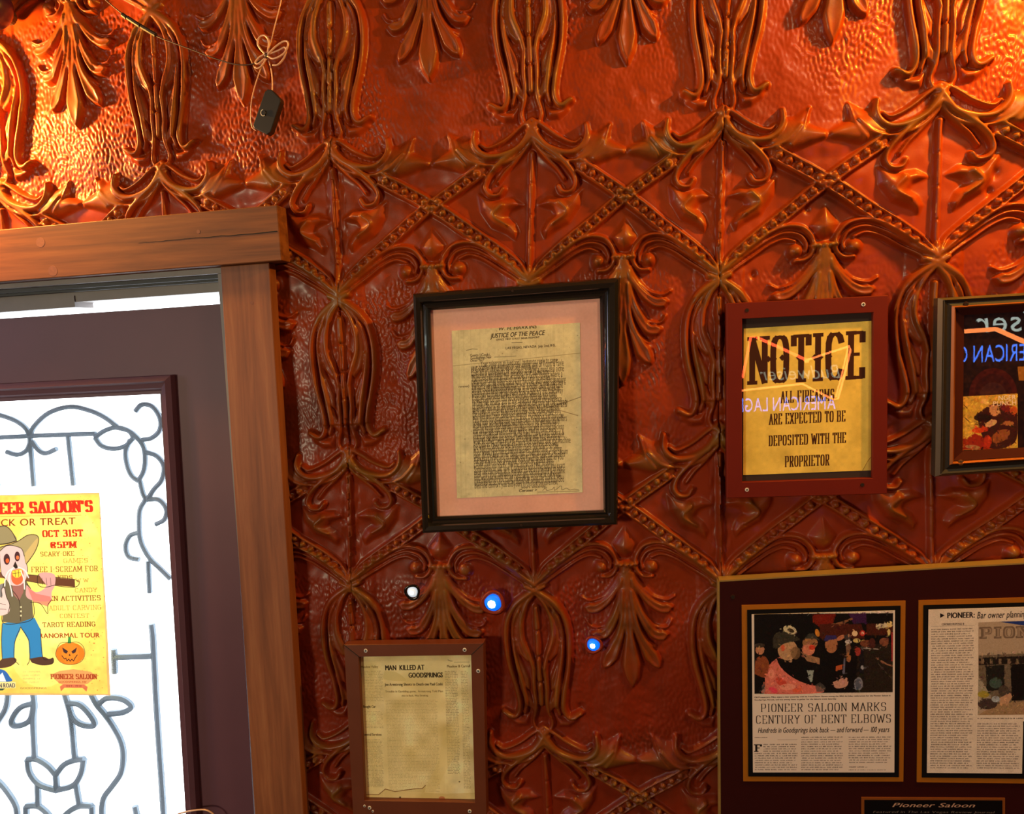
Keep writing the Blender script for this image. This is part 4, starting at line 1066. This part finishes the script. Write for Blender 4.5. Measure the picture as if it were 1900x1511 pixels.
A.poly([(800, 420), (832, 420), (826, 560), (806, 560)], (110, 80, 66)); A.ell((814, 410), 20, 20, (60, 50, 50)); A.ell((818, 440), 22, 12, (190, 180, 176)); A.ell((820, 540), 14, 26, (160, 100, 60))
A.poly([(740, 590), (780, 580), (780, 610), (738, 622)], (176, 80, 40)); A.poly([(720, 690), (800, 660), (818, 690), (800, 720), (740, 728)], (190, 140, 124), sm=True)
A.poly([(886, 500), (900, 470), (912, 500), (916, 560), (914, 640), (884, 640)], (20, 16, 20)); A.ell((904, 600), 10, 16, (150, 150, 160)); A.poly([(790, 540), (800, 540), (796, 640), (780, 640)], (90, 90, 110))
A.ell((880, 700), 28, 42, (120, 120, 132)); A.ell((880, 700), 18, 32, (80, 84, 100)); A.poly([(558, 616), (604, 616), (592, 690), (580, 690)], (140, 150, 146)); A.poly([(610, 710), (640, 690), (680, 720), (660, 750), (620, 750)], (80, 76, 74), .7)
A.ell((930, 450), 40, 22, (110, 60, 40)); A.line([(900, 478), (960, 482), (1010, 486)], 7, (180, 170, 170), .8); A.ell((876, 500), 20, 28, (150, 50, 44)); A.ell((965, 450), 22, 34, (70, 30, 24)); A.ell((1040, 440), 30, 26, (120, 70, 50)); A.line([(990, 540), (1060, 580), (1095, 590)], 10, (160, 110, 84), .8); A.line([(1000, 570), (1060, 640), (1090, 670)], 4, (120, 110, 100), .6)
A.poly([(235, 640), (240, 560), (262, 530), (300, 530), (325, 580), (300, 660)], (130, 66, 36), sm=True); A.ell((268, 490), 28, 30, (176, 120, 90)); A.ell((266, 462), 32, 14, (60, 50, 40)); A.ell((290, 730), 12, 30, (120, 110, 110), .6)
A.dabs((236, 268), (1092, 752), 1500, 90, 4, 13); A.blur(2); A.noise(5, 4, 52); A.noise(4, 2, 53)
A.poly([(217, 768), (1108, 765), (1108, 1256), (217, 1256)], (216, 202, 190)); A.poly([(217, 265), (231, 265), (234, 770), (219, 770)], (216, 202, 190)); A.poly([(1097, 240), (1110, 240), (1108, 770), (1095, 770)], (216, 202, 190))
ink = (22, 16, 18)
A.text('Old Prospectors, Mike, enjoys a beer yesterday with his friend Shawn Hansen among the 100th birthday celebrations for the Pioneer Saloon in', (234, 780), (1080, 777), ink, .95, 0, .2)
A.text('Goodsprings, Nevada, and was among those to gather for the historic event Saturday.', (234, 797), (745, 798), ink, .95, 0, .2)
slab(A, 'PIONEER SALOON MARKS', (272, 826), (1056, 868), ink, .14, .05, .10, sth=.045, gap=.12)
slab(A, 'CENTURY OF BENT ELBOWS', (241, 898), (1086, 942), ink, .14, .05, .10, sth=.045, gap=.12)
A.text('Hundreds in Goodsprings look back \u2014 and forward \u2014 100 years', (254, 972), (1070, 1000), ink, 1, .28, .2)
A.marks((236, 1032), (312, 1042), 1, ink, .9, 60); A.line([(378, 1050), (500, 1049)], 2, ink, .5)
slab(A, 'F', (236, 1078), (282, 1124), ink, .28, .1, .16)
A.marks((290, 1075), (498, 1130), 4, ink, .8, 61, ragged=.06); A.marks((236, 1131), (498, 1246), 8, ink, .8, 62, ragged=.1)
A.marks((526, 1030), (778, 1246), 15, ink, .8, 63, ragged=.12); A.marks((820, 1030), (1080, 1200), 12, ink, .8, 64, ragged=.12); A.marks((820, 1216), (940, 1228), 1, ink, 1, 65); A.marks((820, 1234), (1050, 1246), 1, ink, .7, 66)
article('bar_patrons_article', [z7((155, 213)), z7((1174, 185)), z7((1160, 1310)), z7((165, 1308))], [z7((189, 242)), z7((1143, 216)), z7((1132, 1282)), z7((196, 1278))], pq, A, 'newspaper article headed PIONEER SALOON MARKS CENTURY OF BENT ELBOWS')
# article B
pq = [z8((278, 240)), z8((1100, 216)), z8((1090, 1262)), z8((268, 1255))]
Bp = Pic(820, 1020, (214, 200, 186), z8, pq); Bp.noise(3, 40, 55)
Bp.poly([(349, 262), (349, 290), (376, 275)], ink); Bp.text('PIONEER:', (392, 258), (562, 288), ink, 1, 0, 1.6); Bp.text('Bar owner planning celebration', (576, 252), (1080, 280), ink, 1, .25, .2)
Bp.text('CONTINUED FROM PAGE 1B', (358, 322), (496, 332), ink, .8, 0, .2); Bp.line([(292, 342), (560, 336)], 1.5, ink, .4)
Bp.marks((296, 358), (545, 1235), 60, ink, .85, 70, ragged=.14)
Bp.marks((578, 942), (840, 1236), 20, ink, .85, 71, ragged=.12); Bp.marks((580, 908), (1080, 920), 1, ink, 1, 72, ragged=0)
Bp.poly([(862, 930), (1100, 930), (1095, 1270), (858, 1262)], (12, 11, 11))
Bp.poly([(585, 318), (1100, 300), (1095, 885), (580, 890)], (166, 146, 126))
Bp.poly([(720, 314), (1100, 300), (1100, 345), (866, 336)], (30, 50, 120)); Bp.poly([(585, 520), (1100, 500), (1100, 800), (583, 850)], (104, 90, 74)); Bp.poly([(585, 535), (1100, 515), (1100, 560), (585, 580)], (30, 22, 18))
for k in range(9): Bp.poly([(600 + k * 55, 540), (618 + k * 55, 540), (618 + k * 55, 572), (600 + k * 55, 572)], (120, 100, 80))
Bp.poly([(630, 585), (745, 578), (745, 730), (632, 740)], (28, 26, 22)); Bp.ell((690, 690), 40, 34, (60, 76, 70)); Bp.poly([(785, 575), (1100, 560), (1100, 790), (790, 800)], (16, 10, 8)); Bp.poly([(583, 640), (660, 770), (660, 850), (582, 860)], (150, 140, 124))
Bp.poly([(583, 890), (700, 820), (1100, 780), (1095, 885)], (150, 122, 92))
for k in range(8): Bp.line([(640 + k * 50, 884), (720 + k * 46, 800)], 1.5, (100, 78, 56), .6)
Bp.ell((615, 760), 36, 22, (150, 136, 50)); Bp.ell((640, 820), 60, 34, (64, 50, 46)); Bp.ell((740, 740), 34, 36, (70, 60, 52)); Bp.poly([(700, 790), (780, 750), (795, 775), (760, 830), (720, 820)], (180, 140, 110)); Bp.ell((690, 790), 26, 20, (150, 160, 170)); Bp.ell((605, 650), 20, 20, (90, 70, 60), .7)
Bp.dabs((586, 500), (1095, 884), 900, 91, 4, 12); Bp.blur(1); Bp.noise(5, 4, 56)
slab(Bp, 'PION', (600, 346), (900, 412), (110, 92, 78), .36, .2, .16, sth=.2, gap=.28); slab(Bp, 'PION', (610, 354), (890, 404), (150, 130, 112), .16, .08, .1, sth=.08, gap=.36)
article('bar_owner_article', [z8((217, 183)), z8((1160, 158)), z8((1150, 1325)), z8((205, 1313))], [z8((247, 213)), z8((1130, 190)), z8((1120, 1295)), z8((237, 1284))], pq, Bp, 'newspaper article headed PIONEER with a saloon front photograph')
# small engraved plate
z6 = lambda p: (1560 + p[0] / 5.588, 1440 + p[1] / 5.588)
gq = [z6((215, 225)), z6((1704, 233)), z6((1704, 800)), z6((215, 800))]
mb = MB(); P = [pw(*q, -.0415) for q in gq]; mb.prism(P, [Vector((p.x, -.0398, p.z)) for p in P]); g = mb.build('plate_border', simple('copper_plate_edge', srgb(150, 84, 34), .4, .4), t)
pq = [z6((246, 252)), z6((1676, 258)), z6((1676, 775)), z6((246, 775))]
pp = Pic(720, 260, (10, 8, 10), z6, pq)
pp.text('Pioneer Saloon', (532, 280), (1385, 330), (176, 140, 120), 1, .35, 1.2)
pp.text('Featured in The Las Vegas Review Journal', (332, 362), (1590, 390), (130, 120, 112), .8, .2, .3)
o = sheet('engraved_plate', pq, -.0422, pic_material('engraved_plate', pp.image('plate_print'), .4), t)
o['label'] = 'black plate engraved Pioneer Saloon in italics'

# ---- poster taped inside the door glass
zq = lambda p: (p[0] / 3.777, 900 + p[1] / 3.777)
pq = [(-62, 920), (184.5, 914), (206.5, 1290), (-42, 1291)]
H_ = Pic(780, 1180, (250, 206, 92), zq, pq)
H_.ell((420, 620), 330, 520, (255, 232, 110), .75); H_.ell((300, 1180), 220, 240, (255, 236, 130), .5); H_.blur(30)
H_.noise(9, 70, 80, (1, .9, .5)); H_.noise(5, 20, 81, (1, .9, .5))
for e_ in ([(-300, 55), (695, 50), (697, 66), (-300, 80)], [(690, 50), (700, 50), (778, 1472), (762, 1472)], [(-300, 1462), (778, 1462), (778, 1476), (-300, 1478)]): H_.poly(e_, (214, 168, 110), .8)
for k in range(150):
    x_ = rng.uniform(540, 740) if k < 100 else rng.uniform(-200, 740); y_ = rng.uniform(60, 1450); r_ = rng.uniform(1, 4); H_.ell((x_, y_), r_, r_, (190, 70, 30), .6)
red = (212, 44, 22); br = (110, 50, 18)
slab(H_, "PIONEER SALOON'S", (-208, 126), (652, 186), red, .40, .16, .14, sth=.2, gap=.10)
H_.line([(-230, 222), (0, 217), (570, 208)], 2, br, .7)
H_.text('TRICK OR TREAT', (-110, 236), (528, 272), (136, 50, 16), 1, .05, .6)
slab(H_, 'OCT 31ST', (300, 312), (584, 354), (186, 46, 20), .34, .14, .14, sth=.16); slab(H_, '@5PM', (356, 392), (538, 432), (186, 46, 20), .34, .14, .14, sth=.16)
for tx_, a_, b_, c_, d_, al_ in (('SCARY-OKE', 285, 460, 526, 488, .85), ('GAMES', 446, 506, 622, 534, .35), ('FREE I-SCREAM FOR', 222, 564, 690, 594, .85), ('KIDS', 410, 624, 516, 650, .8), ('W W', 536, 646, 624, 670, .5), ('CANDY', 528, 712, 684, 740, .4),
                           ('TEEN ACTIVITIES', 290, 768, 710, 798, 1), ('ADULT CARVING', 350, 834, 712, 864, .4), ('CONTEST', 424, 892, 630, 920, .45), ('TAROT READING', 304, 952, 672, 982, .95)):
    slab(H_, tx_, (a_, b_), (c_, d_), (124, 60, 20), .2, .1, .14, al=al_)
H_.text('PARANORMAL TOUR', (218, 1030), (700, 1060), (150, 56, 22), 1, 0, 1)
dk = (44, 32, 26); ln = lambda pts, w=3.4: H_.line(pts, w, dk, .95, sm=True)
# legs, boots
H_.poly([(20, 960), (140, 940), (150, 1000), (110, 1090), (104, 1210), (20, 1215), (14, 1080)], (60, 130, 170)); H_.poly([(130, 940), (250, 920), (290, 1000), (304, 1200), (212, 1215), (206, 1080), (150, 985)], (50, 120, 164))
H_.poly([(20, 1212), (104, 1205), (116, 1235), (60, 1272), (-40, 1278), (-10, 1240)], (86, 58, 42), sm=True); H_.poly([(212, 1212), (304, 1198), (350, 1215), (376, 1210), (370, 1250), (300, 1256), (230, 1240)], (80, 52, 38), sm=True)
ln([(20, 960), (14, 1080), (20, 1215)]); ln([(150, 985), (110, 1090), (104, 1210), (136, 1255)]); ln([(150, 985), (206, 1080), (212, 1212), (194, 1258)]); ln([(290, 1000), (304, 1200), (350, 1215), (376, 1208), (372, 1246), (300, 1258), (230, 1240)])
# vest and shirt
H_.poly([(20, 690), (60, 640), (180, 640), (230, 740), (240, 920), (130, 960), (20, 950), (30, 800)], (104, 92, 66)); H_.poly([(84, 650), (174, 650), (170, 740), (140, 800), (100, 760)], (150, 96, 84)); H_.poly([(-30, 700), (24, 680), (36, 760), (20, 900), (-60, 900)], (128, 120, 112))
ln([(60, 640), (24, 700), (36, 800), (20, 950), (130, 960), (242, 915), (228, 740), (196, 680)]); ln([(84, 720), (140, 800), (150, 940)])
for y_ in (845, 875, 905): H_.ell((153, y_), 6, 7, (220, 200, 150)); 
# raised arm with the pick handle
H_.poly([(0, 600), (200, 618), (300, 630), (530, 652), (532, 705), (380, 690), (200, 662), (0, 640)], (112, 70, 42)); H_.poly([(380, 636), (528, 654), (530, 704), (382, 690)], (96, 56, 34)); ln([(200, 618), (530, 652), (532, 705), (380, 692), (190, 662)])
H_.poly([(190, 690), (260, 740), (330, 700), (300, 650), (280, 612), (330, 602), (390, 620), (392, 690), (370, 740), (360, 800), (250, 800), (190, 770)], (206, 150, 140), sm=True); H_.poly([(196, 700), (260, 750), (360, 770), (370, 800), (340, 840), (240, 806)], (222, 110, 96), .8)
ln([(280, 612), (268, 640), (276, 690), (320, 706), (390, 690)]); ln([(300, 640), (306, 690)], 2); ln([(330, 640), (336, 690)], 2); ln([(360, 640), (364, 690)], 2); ln([(220, 810), (290, 820), (340, 890), (344, 830), (372, 790)])
# left hand with raised finger
H_.poly([(-20, 780), (20, 770), (14, 720), (34, 710), (48, 770), (72, 830), (60, 890), (-30, 900)], (222, 184, 170), sm=True); ln([(14, 780), (14, 722), (34, 712), (48, 772), (72, 830), (60, 888)]); ln([(0, 820), (44, 830)], 2); ln([(0, 860), (48, 862)], 2)
# head
H_.poly([(0, 440), (60, 410), (150, 430), (180, 500), (196, 560), (190, 640), (150, 690), (80, 690), (40, 640), (10, 600)], (214, 178, 168), sm=True)
H_.ell((52, 512), 22, 38, (70, 40, 40)); H_.ell((126, 492), 19, 34, (70, 40, 40)); H_.ell((56, 522), 12, 16, (230, 90, 40)); H_.ell((128, 500), 11, 14, (230, 110, 60)); H_.poly([(96, 560), (112, 526), (132, 570), (114, 578)], dk)
H_.poly([(84, 590), (150, 578), (170, 610), (160, 670), (120, 690), (86, 660)], (226, 96, 54), sm=True); H_.poly([(90, 592), (156, 582), (152, 626), (120, 640), (94, 624)], (236, 196, 60), sm=True); ln([(92, 612), (154, 604)], 2); ln([(110, 590), (112, 634)], 2); ln([(134, 586), (136, 634)], 2)
for s_ in ([(100, 570), (60, 600), (40, 650), (36, 700)], [(90, 580), (66, 640), (86, 740), (90, 770)], [(130, 566), (180, 590), (206, 640)], [(150, 590), (172, 650), (178, 720)]): H_.line(s_, 7, (224, 214, 204), .95, sm=True); 
ln([(0, 445), (10, 600), (40, 650)]); ln([(176, 490), (196, 560), (200, 600)])
# hat
H_.poly([(-80, 400), (-60, 310), (0, 286), (50, 284), (90, 320), (120, 384), (-20, 410)], (142, 128, 88), sm=True)
H_.poly([(-120, 440), (0, 430), (120, 392), (200, 345), (262, 346), (276, 380), (250, 460), (190, 545), (172, 480), (150, 434), (60, 415), (0, 455), (-110, 500)], (160, 142, 92), sm=True)
H_.poly([(180, 470), (262, 370), (270, 400), (240, 470), (192, 540)], (196, 164, 96), .8, sm=True)
ln([(-60, 310), (0, 286), (50, 284), (90, 320), (122, 384)], 4); ln([(0, 430), (120, 392), (200, 345), (262, 346), (276, 385), (250, 460), (190, 545)], 4); ln([(0, 458), (60, 416), (150, 434), (176, 490)]); ln([(-20, 412), (60, 402), (122, 384)], 6)
# pumpkin
H_.ell((496, 1175), 100, 80, (238, 116, 30)); H_.ell((496, 1175), 60, 80, (246, 132, 40), .6); H_.poly([(478, 1102), (484, 1056), (500, 1054), (504, 1102)], (60, 130, 60))
ln([(400, 1150), (396, 1190), (430, 1238), (496, 1254), (566, 1236), (596, 1190), (590, 1130), (550, 1094), (496, 1096), (430, 1100), (400, 1150)], 2.5)
H_.poly([(440, 1130), (482, 1158), (470, 1176), (450, 1166)], (60, 40, 40)); H_.poly([(544, 1130), (504, 1160), (514, 1176), (534, 1166)], (60, 40, 40)); H_.poly([(486, 1190), (492, 1174), (500, 1192)], dk)
H_.line([(438, 1190), (456, 1214), (466, 1208), (474, 1228), (486, 1214), (496, 1230), (508, 1214), (520, 1228), (530, 1206), (546, 1184)], 4.5, dk)
# saloon crest with ribbon
H_.poly([(356, 1330), (420, 1300), (520, 1286), (640, 1304), (684, 1336), (620, 1390), (560, 1408), (480, 1408), (420, 1390)], (226, 140, 84), .85); slab(H_, 'PIONEER SALOON', (358, 1322), (684, 1356), (150, 54, 24), .34, .14, .14, al=.9)
H_.text('GOODSPRINGS, NV', (412, 1370), (612, 1384), (150, 60, 30), .8, 0, .3); H_.poly([(424, 1412), (446, 1396), (596, 1396), (620, 1412), (612, 1446), (584, 1420), (456, 1420), (432, 1446)], (206, 100, 70), .9); H_.text('EST. 1913', (470, 1400), (576, 1412), (120, 40, 30), .7, 0, .2)
# blue round badge
H_.poly([(-90, 1376), (-80, 1320), (-40, 1290), (0, 1286), (40, 1300), (70, 1340), (78, 1376)], (52, 98, 160), sm=True); H_.poly([(-30, 1376), (0, 1330), (20, 1310), (46, 1376)], (222, 226, 220)); H_.poly([(-100, 1376), (112, 1380), (112, 1424), (-100, 1424)], (240, 214, 140)); H_.text('N ROAD', (-6, 1388), (108, 1420), (70, 70, 74), 1, 0, 1)
H_.poly([(-60, 1426), (40, 1426), (20, 1440), (-40, 1440)], (50, 80, 70)); H_.text('GOODSPRINGS', (144, 1418), (330, 1430), (130, 90, 50), .8, 0, .3); H_.marks((160, 1300), (300, 1400), 4, (210, 160, 90), .6, 85)
Pw = [pw(*q, .031) for q in pq]
mp_ = pic_material('poster_paper', H_.image('poster_print'), .6, translucent=.26)
nx, ny = 10, 14; mb = MB(); vs = []; fs = []; uvs = []
for j in range(ny + 1):
    for i in range(nx + 1):
        s_, t_ = i / nx, j / ny; p = Pw[0].lerp(Pw[1], s_).lerp(Pw[3].lerp(Pw[2], s_), t_)
        vs.append(p + Vector((0, -.0012 * math.sin(5 * s_ + 3 * t_) * math.sin(7 * t_ + 1) - .0008, 0)))
for j in range(ny):
    for i in range(nx):
        a_ = j * (nx + 1) + i; fs.append((a_, a_ + nx + 1, a_ + nx + 2, a_ + 1)); uvs.append([(i / nx, 1 - j / ny), (i / nx, 1 - (j + 1) / ny), ((i + 1) / nx, 1 - (j + 1) / ny), ((i + 1) / nx, 1 - j / ny)])
mb.add(vs, fs, uvs); o = mb.build('poster', mp_, None, smooth=True)
tag(o, 'yellow trick or treat poster of a skull-faced cowboy taped to the door glass', 'poster')

# ---- lights shining through bullet holes
def hole_light(px, py, r, mat, lbl, ring):
    Yw = -.014
    c = pw(px, py, Yw); t = empty('bullet_hole_light', c); tag(t, lbl, 'light', 'lights in the bullet holes')
    mb = MB(); n = 20; vs = []; fs = []
    rad = [(r * 1.05, -.000), (r * 1.45, -.0035), (r * 1.25, -.0048), (r * .98, -.0030)]
    for q, dy in rad:
        for k in range(n):
            a = 6.2832 * k / n; w = 1 + .06 * math.sin(3 * a + px)
            vs.append((c.x + q * w * math.cos(a), c.y + dy, c.z + q * w * math.sin(a)))
    for j in range(3):
        for k in range(n): fs.append((j * n + k, j * n + (k + 1) % n, (j + 1) * n + (k + 1) % n, (j + 1) * n + k))
    mb.add(vs, fs); mb.build('torn_rim', M_rim if ring else M_tin, t, smooth=True)
    mb = MB(); mb.sphere((c.x, c.y - .0005, c.z), r, 16, 10, .45); mb.build('glow', mat, t, smooth=True)
    mb = MB(); mb.sphere((c.x - r * .05, c.y - r * .22, c.z - r * .05), r * .66, 16, 10, .45); mb.build('hot_centre', M_core, t, smooth=True)
    if not ring: l_ = light('blue_spill_light', 'POINT', (c.x, c.y - .012, c.z + .002), .012 * (r / .0145) ** 2, (.05, .25, 1), .003); l_.parent = t; l_.matrix_parent_inverse = t.matrix_world.inverted()  # added point light that throws a blue halo around the dome
M_core = emit('pale_blue_core', (.55, .85, 1, 1), 3.0)
M_rim = simple('bare_metal_rim', srgb(60, 58, 56), .2, .9)
M_blue = emit('blue_glow', (.0, .13, 1, 1), 1.25); M_white = emit('white_glow', (.75, .88, 1, 1), .5)
hole_light(766, 1098, .0095, M_white, 'small white light in a metal-rimmed hole, left of the blue ones', True)
hole_light(915, 1118, .0145, M_blue, 'larger bright blue light in the tin above the newspaper clipping', False)
hole_light(1101, 1196, .0105, M_blue, 'smaller blue light in the tin, between clipping and cherry board', False)

# ---- wire with a bow, and the small black box hanging from it
zq = lambda p: (180 + p[0] / 5, p[1] / 5)
def wire(t, nm, pts, Y, r, mat):
    Yf = Y if callable(Y) else (lambda k: Y)
    P = [pw(*zq(p), Yf(i / (len(pts) - 1))) for i, p in enumerate(pts)]
    mb = MB(); mb.tube([Vector(q) for q in smooth_path([tuple(p) for p in P], 6)], r, 6); return mb.build(nm, mat, t, smooth=True)
t = empty('wire', pw(500, 100, -.03)); tag(t, 'thin brown wire strung across the tin and tied in a bow', 'wire')
wire(t, 'long_strand', [(-400, -420), (80, 0), (250, 140), (380, 230), (540, 330), (700, 395), (900, 470), (1100, 545), (1300, 600), (1460, 590), (1570, 520)], -.030, .0011, M_wired)
wire(t, 'upper_strand', [(1760, -300), (1710, 0), (1650, 240), (1615, 380), (1590, 470), (1575, 510)], -.030, .0010, M_wire)
wire(t, 'bow_loop', [(1580, 520), (1520, 460), (1490, 400), (1510, 345), (1555, 330), (1590, 370), (1592, 440), (1575, 520)], -.034, .0016, M_wire)
wire(t, 'bow_loop', [(1580, 510), (1650, 440), (1720, 390), (1765, 385), (1770, 430), (1730, 500), (1640, 545), (1580, 520)], -.036, .0016, M_wire)
wire(t, 'bow_loop', [(1575, 510), (1680, 470), (1740, 440), (1755, 470), (1730, 545), (1680, 600), (1630, 605)], -.034, .0016, M_wire)
wire(t, 'bow_loop', [(1570, 500), (1510, 530), (1470, 580), (1500, 590), (1560, 540)], -.034, .0016, M_wire)
wire(t, 'bow_end', [(1570, 545), (1530, 610), (1490, 635), (1462, 620)], -.036, .0014, M_wire)
mb = MB(); mb.sphere(pw(*zq((1575, 515)), -.034), .0042, 10, 8); mb.build('knot', M_wired, t, smooth=True)
for a_, b_ in (((235, 135), (275, 165)), ((285, 165), (400, 240)), ((410, 245), (545, 325))):
    mb = MB(); mb.tube([pw(*zq(a_), -.031), pw(*zq(b_), -.031)], .0036, 8); mb.build('wire_sleeve', M_plastic, t)
t = empty('hanging_box', pw(492, 208, -.03)); tag(t, 'small black plastic box hanging by a wire loop below the bow', 'box')
wire(t, 'wire_loop', [(1560, 545), (1500, 690), (1440, 900), (1425, 1080), (1440, 1180), (1480, 1215)], -.031, .0009, M_wire)
wire(t, 'wire_loop', [(1580, 530), (1610, 620), (1625, 720), (1627, 850)], -.031, .0010, M_wire)
bx = [(1555, 850), (1580, 828), (1620, 832), (1700, 915), (1702, 945), (1610, 1225), (1575, 1248), (1455, 1190), (1445, 1165)]
P = [pw(*zq(p), -.036) for p in bx]; mb = MB(); mb.prism(P, [Vector((p.x, -.022, p.z)) for p in P]); mb.build('casing', M_plastic, t, bevel=.0012)
c = pw(*zq((1548, 1050)), -.036); mb = MB(); mb.disc(c, .0045, -.035, -.038, 16, .0038); o = mb.build('button', M_plastic, t)
mb = MB(); mb.tube([c + Vector((.0042 * math.cos(a), -.002, .0048 * math.sin(a))) for a in np.linspace(1.6, 5.2, 12)], .0006, 5); mb.build('button_ring', M_screw, o)

# ---- dark round lamp body at the top left corner and thin wire at the bottom left
t = empty('lamp_shade', pw(-10, 20, -.05)); tag(t, 'dark purple rounded lamp shade at the top left corner', 'lamp shade')
c = pw(-22, 12, -.06); mb = MB(); mb.sphere(c, .036, 20, 14); mb.build('shade', simple('dark_purple_enamel', srgb(58, 30, 62), .3, 0, .6), t, smooth=True)
mb = MB(); mb.disc(c + Vector((0, 0, 0)), .012, -.012, -.05, 16); mb.build('mount', M_wired, t)
mb = MB()
P = [pw(x_, y_, .000) for x_, y_ in ((330, 1511), (345, 1507), (362, 1504), (378, 1503), (390, 1507), (400, 1517), (404, 1535), (395, 1560))]
mb.tube([Vector(q) for q in smooth_path([tuple(p) for p in P], 5)], .0016, 6); o = mb.build('wire_ring', simple('pale_wire', srgb(206, 160, 120), .4, .2), None, smooth=True)
tag(o, 'pale thin wire ring in front of the door moulding at the bottom', 'wire')

# ---- neon signs across the room (seen mirrored in the picture glass)
def mirror_pt(px, py, L, Yg):
    v = pw(px, py, L); return Vector((v.x, 2 * Yg - L, v.z))
def neon_text(parent, nm, txt, q0, q1, L, Yg, mat, shear=0., r=.004):
    a = mirror_pt(*q0, L, Yg); b = mirror_pt(*q1, L, Yg)          # a: top-left in the picture, b: bottom-right
    adv = [glyph(c)[1] for c in txt]; tot = sum(adv) - .06; sx = abs(b.x - a.x) / tot; sy = abs(a.z - b.z) / .72
    x = 0; mb = MB()
    for ch, ad in zip(txt, adv):
        T = glyph(ch)[0]
        if T is not None:
            for tri in T:
                f = [Vector((max(a.x, b.x) - (p[0] + x + shear * p[1]) * sx, a.y, min(a.z, b.z) + p[1] * sy)) for p in tri]
                mb.add(f, [(0, 1, 2)])
        x += ad
    return mb.build(nm, mat, parent)
M_nred = emit('neon_red', (1, .10, .03, 1), 42); M_norange = emit('neon_orange', (1, .24, .06, 1), 34)
M_nblue = emit('neon_blue', (.10, .25, 1, 1), 22); M_nwhite = emit('neon_white', (.8, 1, .75, 1), 5); M_nwhite2 = emit('neon_white_bright', (.8, 1, .9, 1), 12); M_nblue2 = emit('neon_blue_bright', (.06, .22, 1, 1), 30)
zq = lambda p: (1340 + p[0] / 3.873, 540 + p[1] / 3.873); L_, Yg = 1.9, -.0295
t = empty('neon_sign', mirror_pt(1480, 760, L_, Yg)); tag(t, 'bow-tie neon sign whose reflection crosses the NOTICE glass', 'neon sign', 'neon signs across the room')
def ntube(nm, pts, r, mat, zq=zq, Yg=Yg, L=L_):
    mb = MB(); mb.tube([mirror_pt(*zq(p), L, Yg) for p in pts], r, 8); mb.build(nm, mat, t)
ntube('red_tube', [(20, 700), (100, 640), (148, 620), (205, 335), (235, 330)], .0052, M_nred)
ntube('red_tube', [(250, 335), (430, 415), (600, 495)], .0058, M_nred)
ntube('orange_tube', [(600, 500), (750, 450), (915, 397), (922, 425), (880, 600), (832, 775), (800, 782), (575, 668), (148, 715), (20, 728)], .0042, M_norange)
ntube('orange_tube', [(905, 410), (860, 600), (815, 765)], .0030, M_norange)
ntube('tube_end', [(590, 495), (600, 515), (618, 510), (622, 492)], .0025, M_norange)
neon_text(t, 'white_script', 'Budweiser', zq((280, 545)), zq((860, 625)), L_, Yg, M_nwhite, .25)
neon_text(t, 'blue_letters', 'AMERICAN LAGER', zq((60, 770)), zq((815, 850)), L_, Yg, M_nblue)
zq = lambda p: (1700 + p[0] / 4.195, 540 + p[1] / 4.195); Yg = -.0265
t = empty('neon_sign', mirror_pt(1950, 720, L_, Yg)); tag(t, 'blue lettered neon sign reflected in the print at the right edge', 'neon sign', 'neon signs across the room')
ntube('orange_tube', [(250, 318), (380, 315), (620, 297), (839, 395), (1200, 560)], .0085, M_norange, zq, Yg)
neon_text(t, 'white_script', 'Budweiser', zq((480, 150)), zq((1700, 275)), L_, Yg, M_nwhite2, .1)
neon_text(t, 'blue_letters', 'AMERICAN C', zq((330, 425)), zq((1030, 535)), L_, Yg, M_nblue2)
bpy.data.objects.remove(_fo)
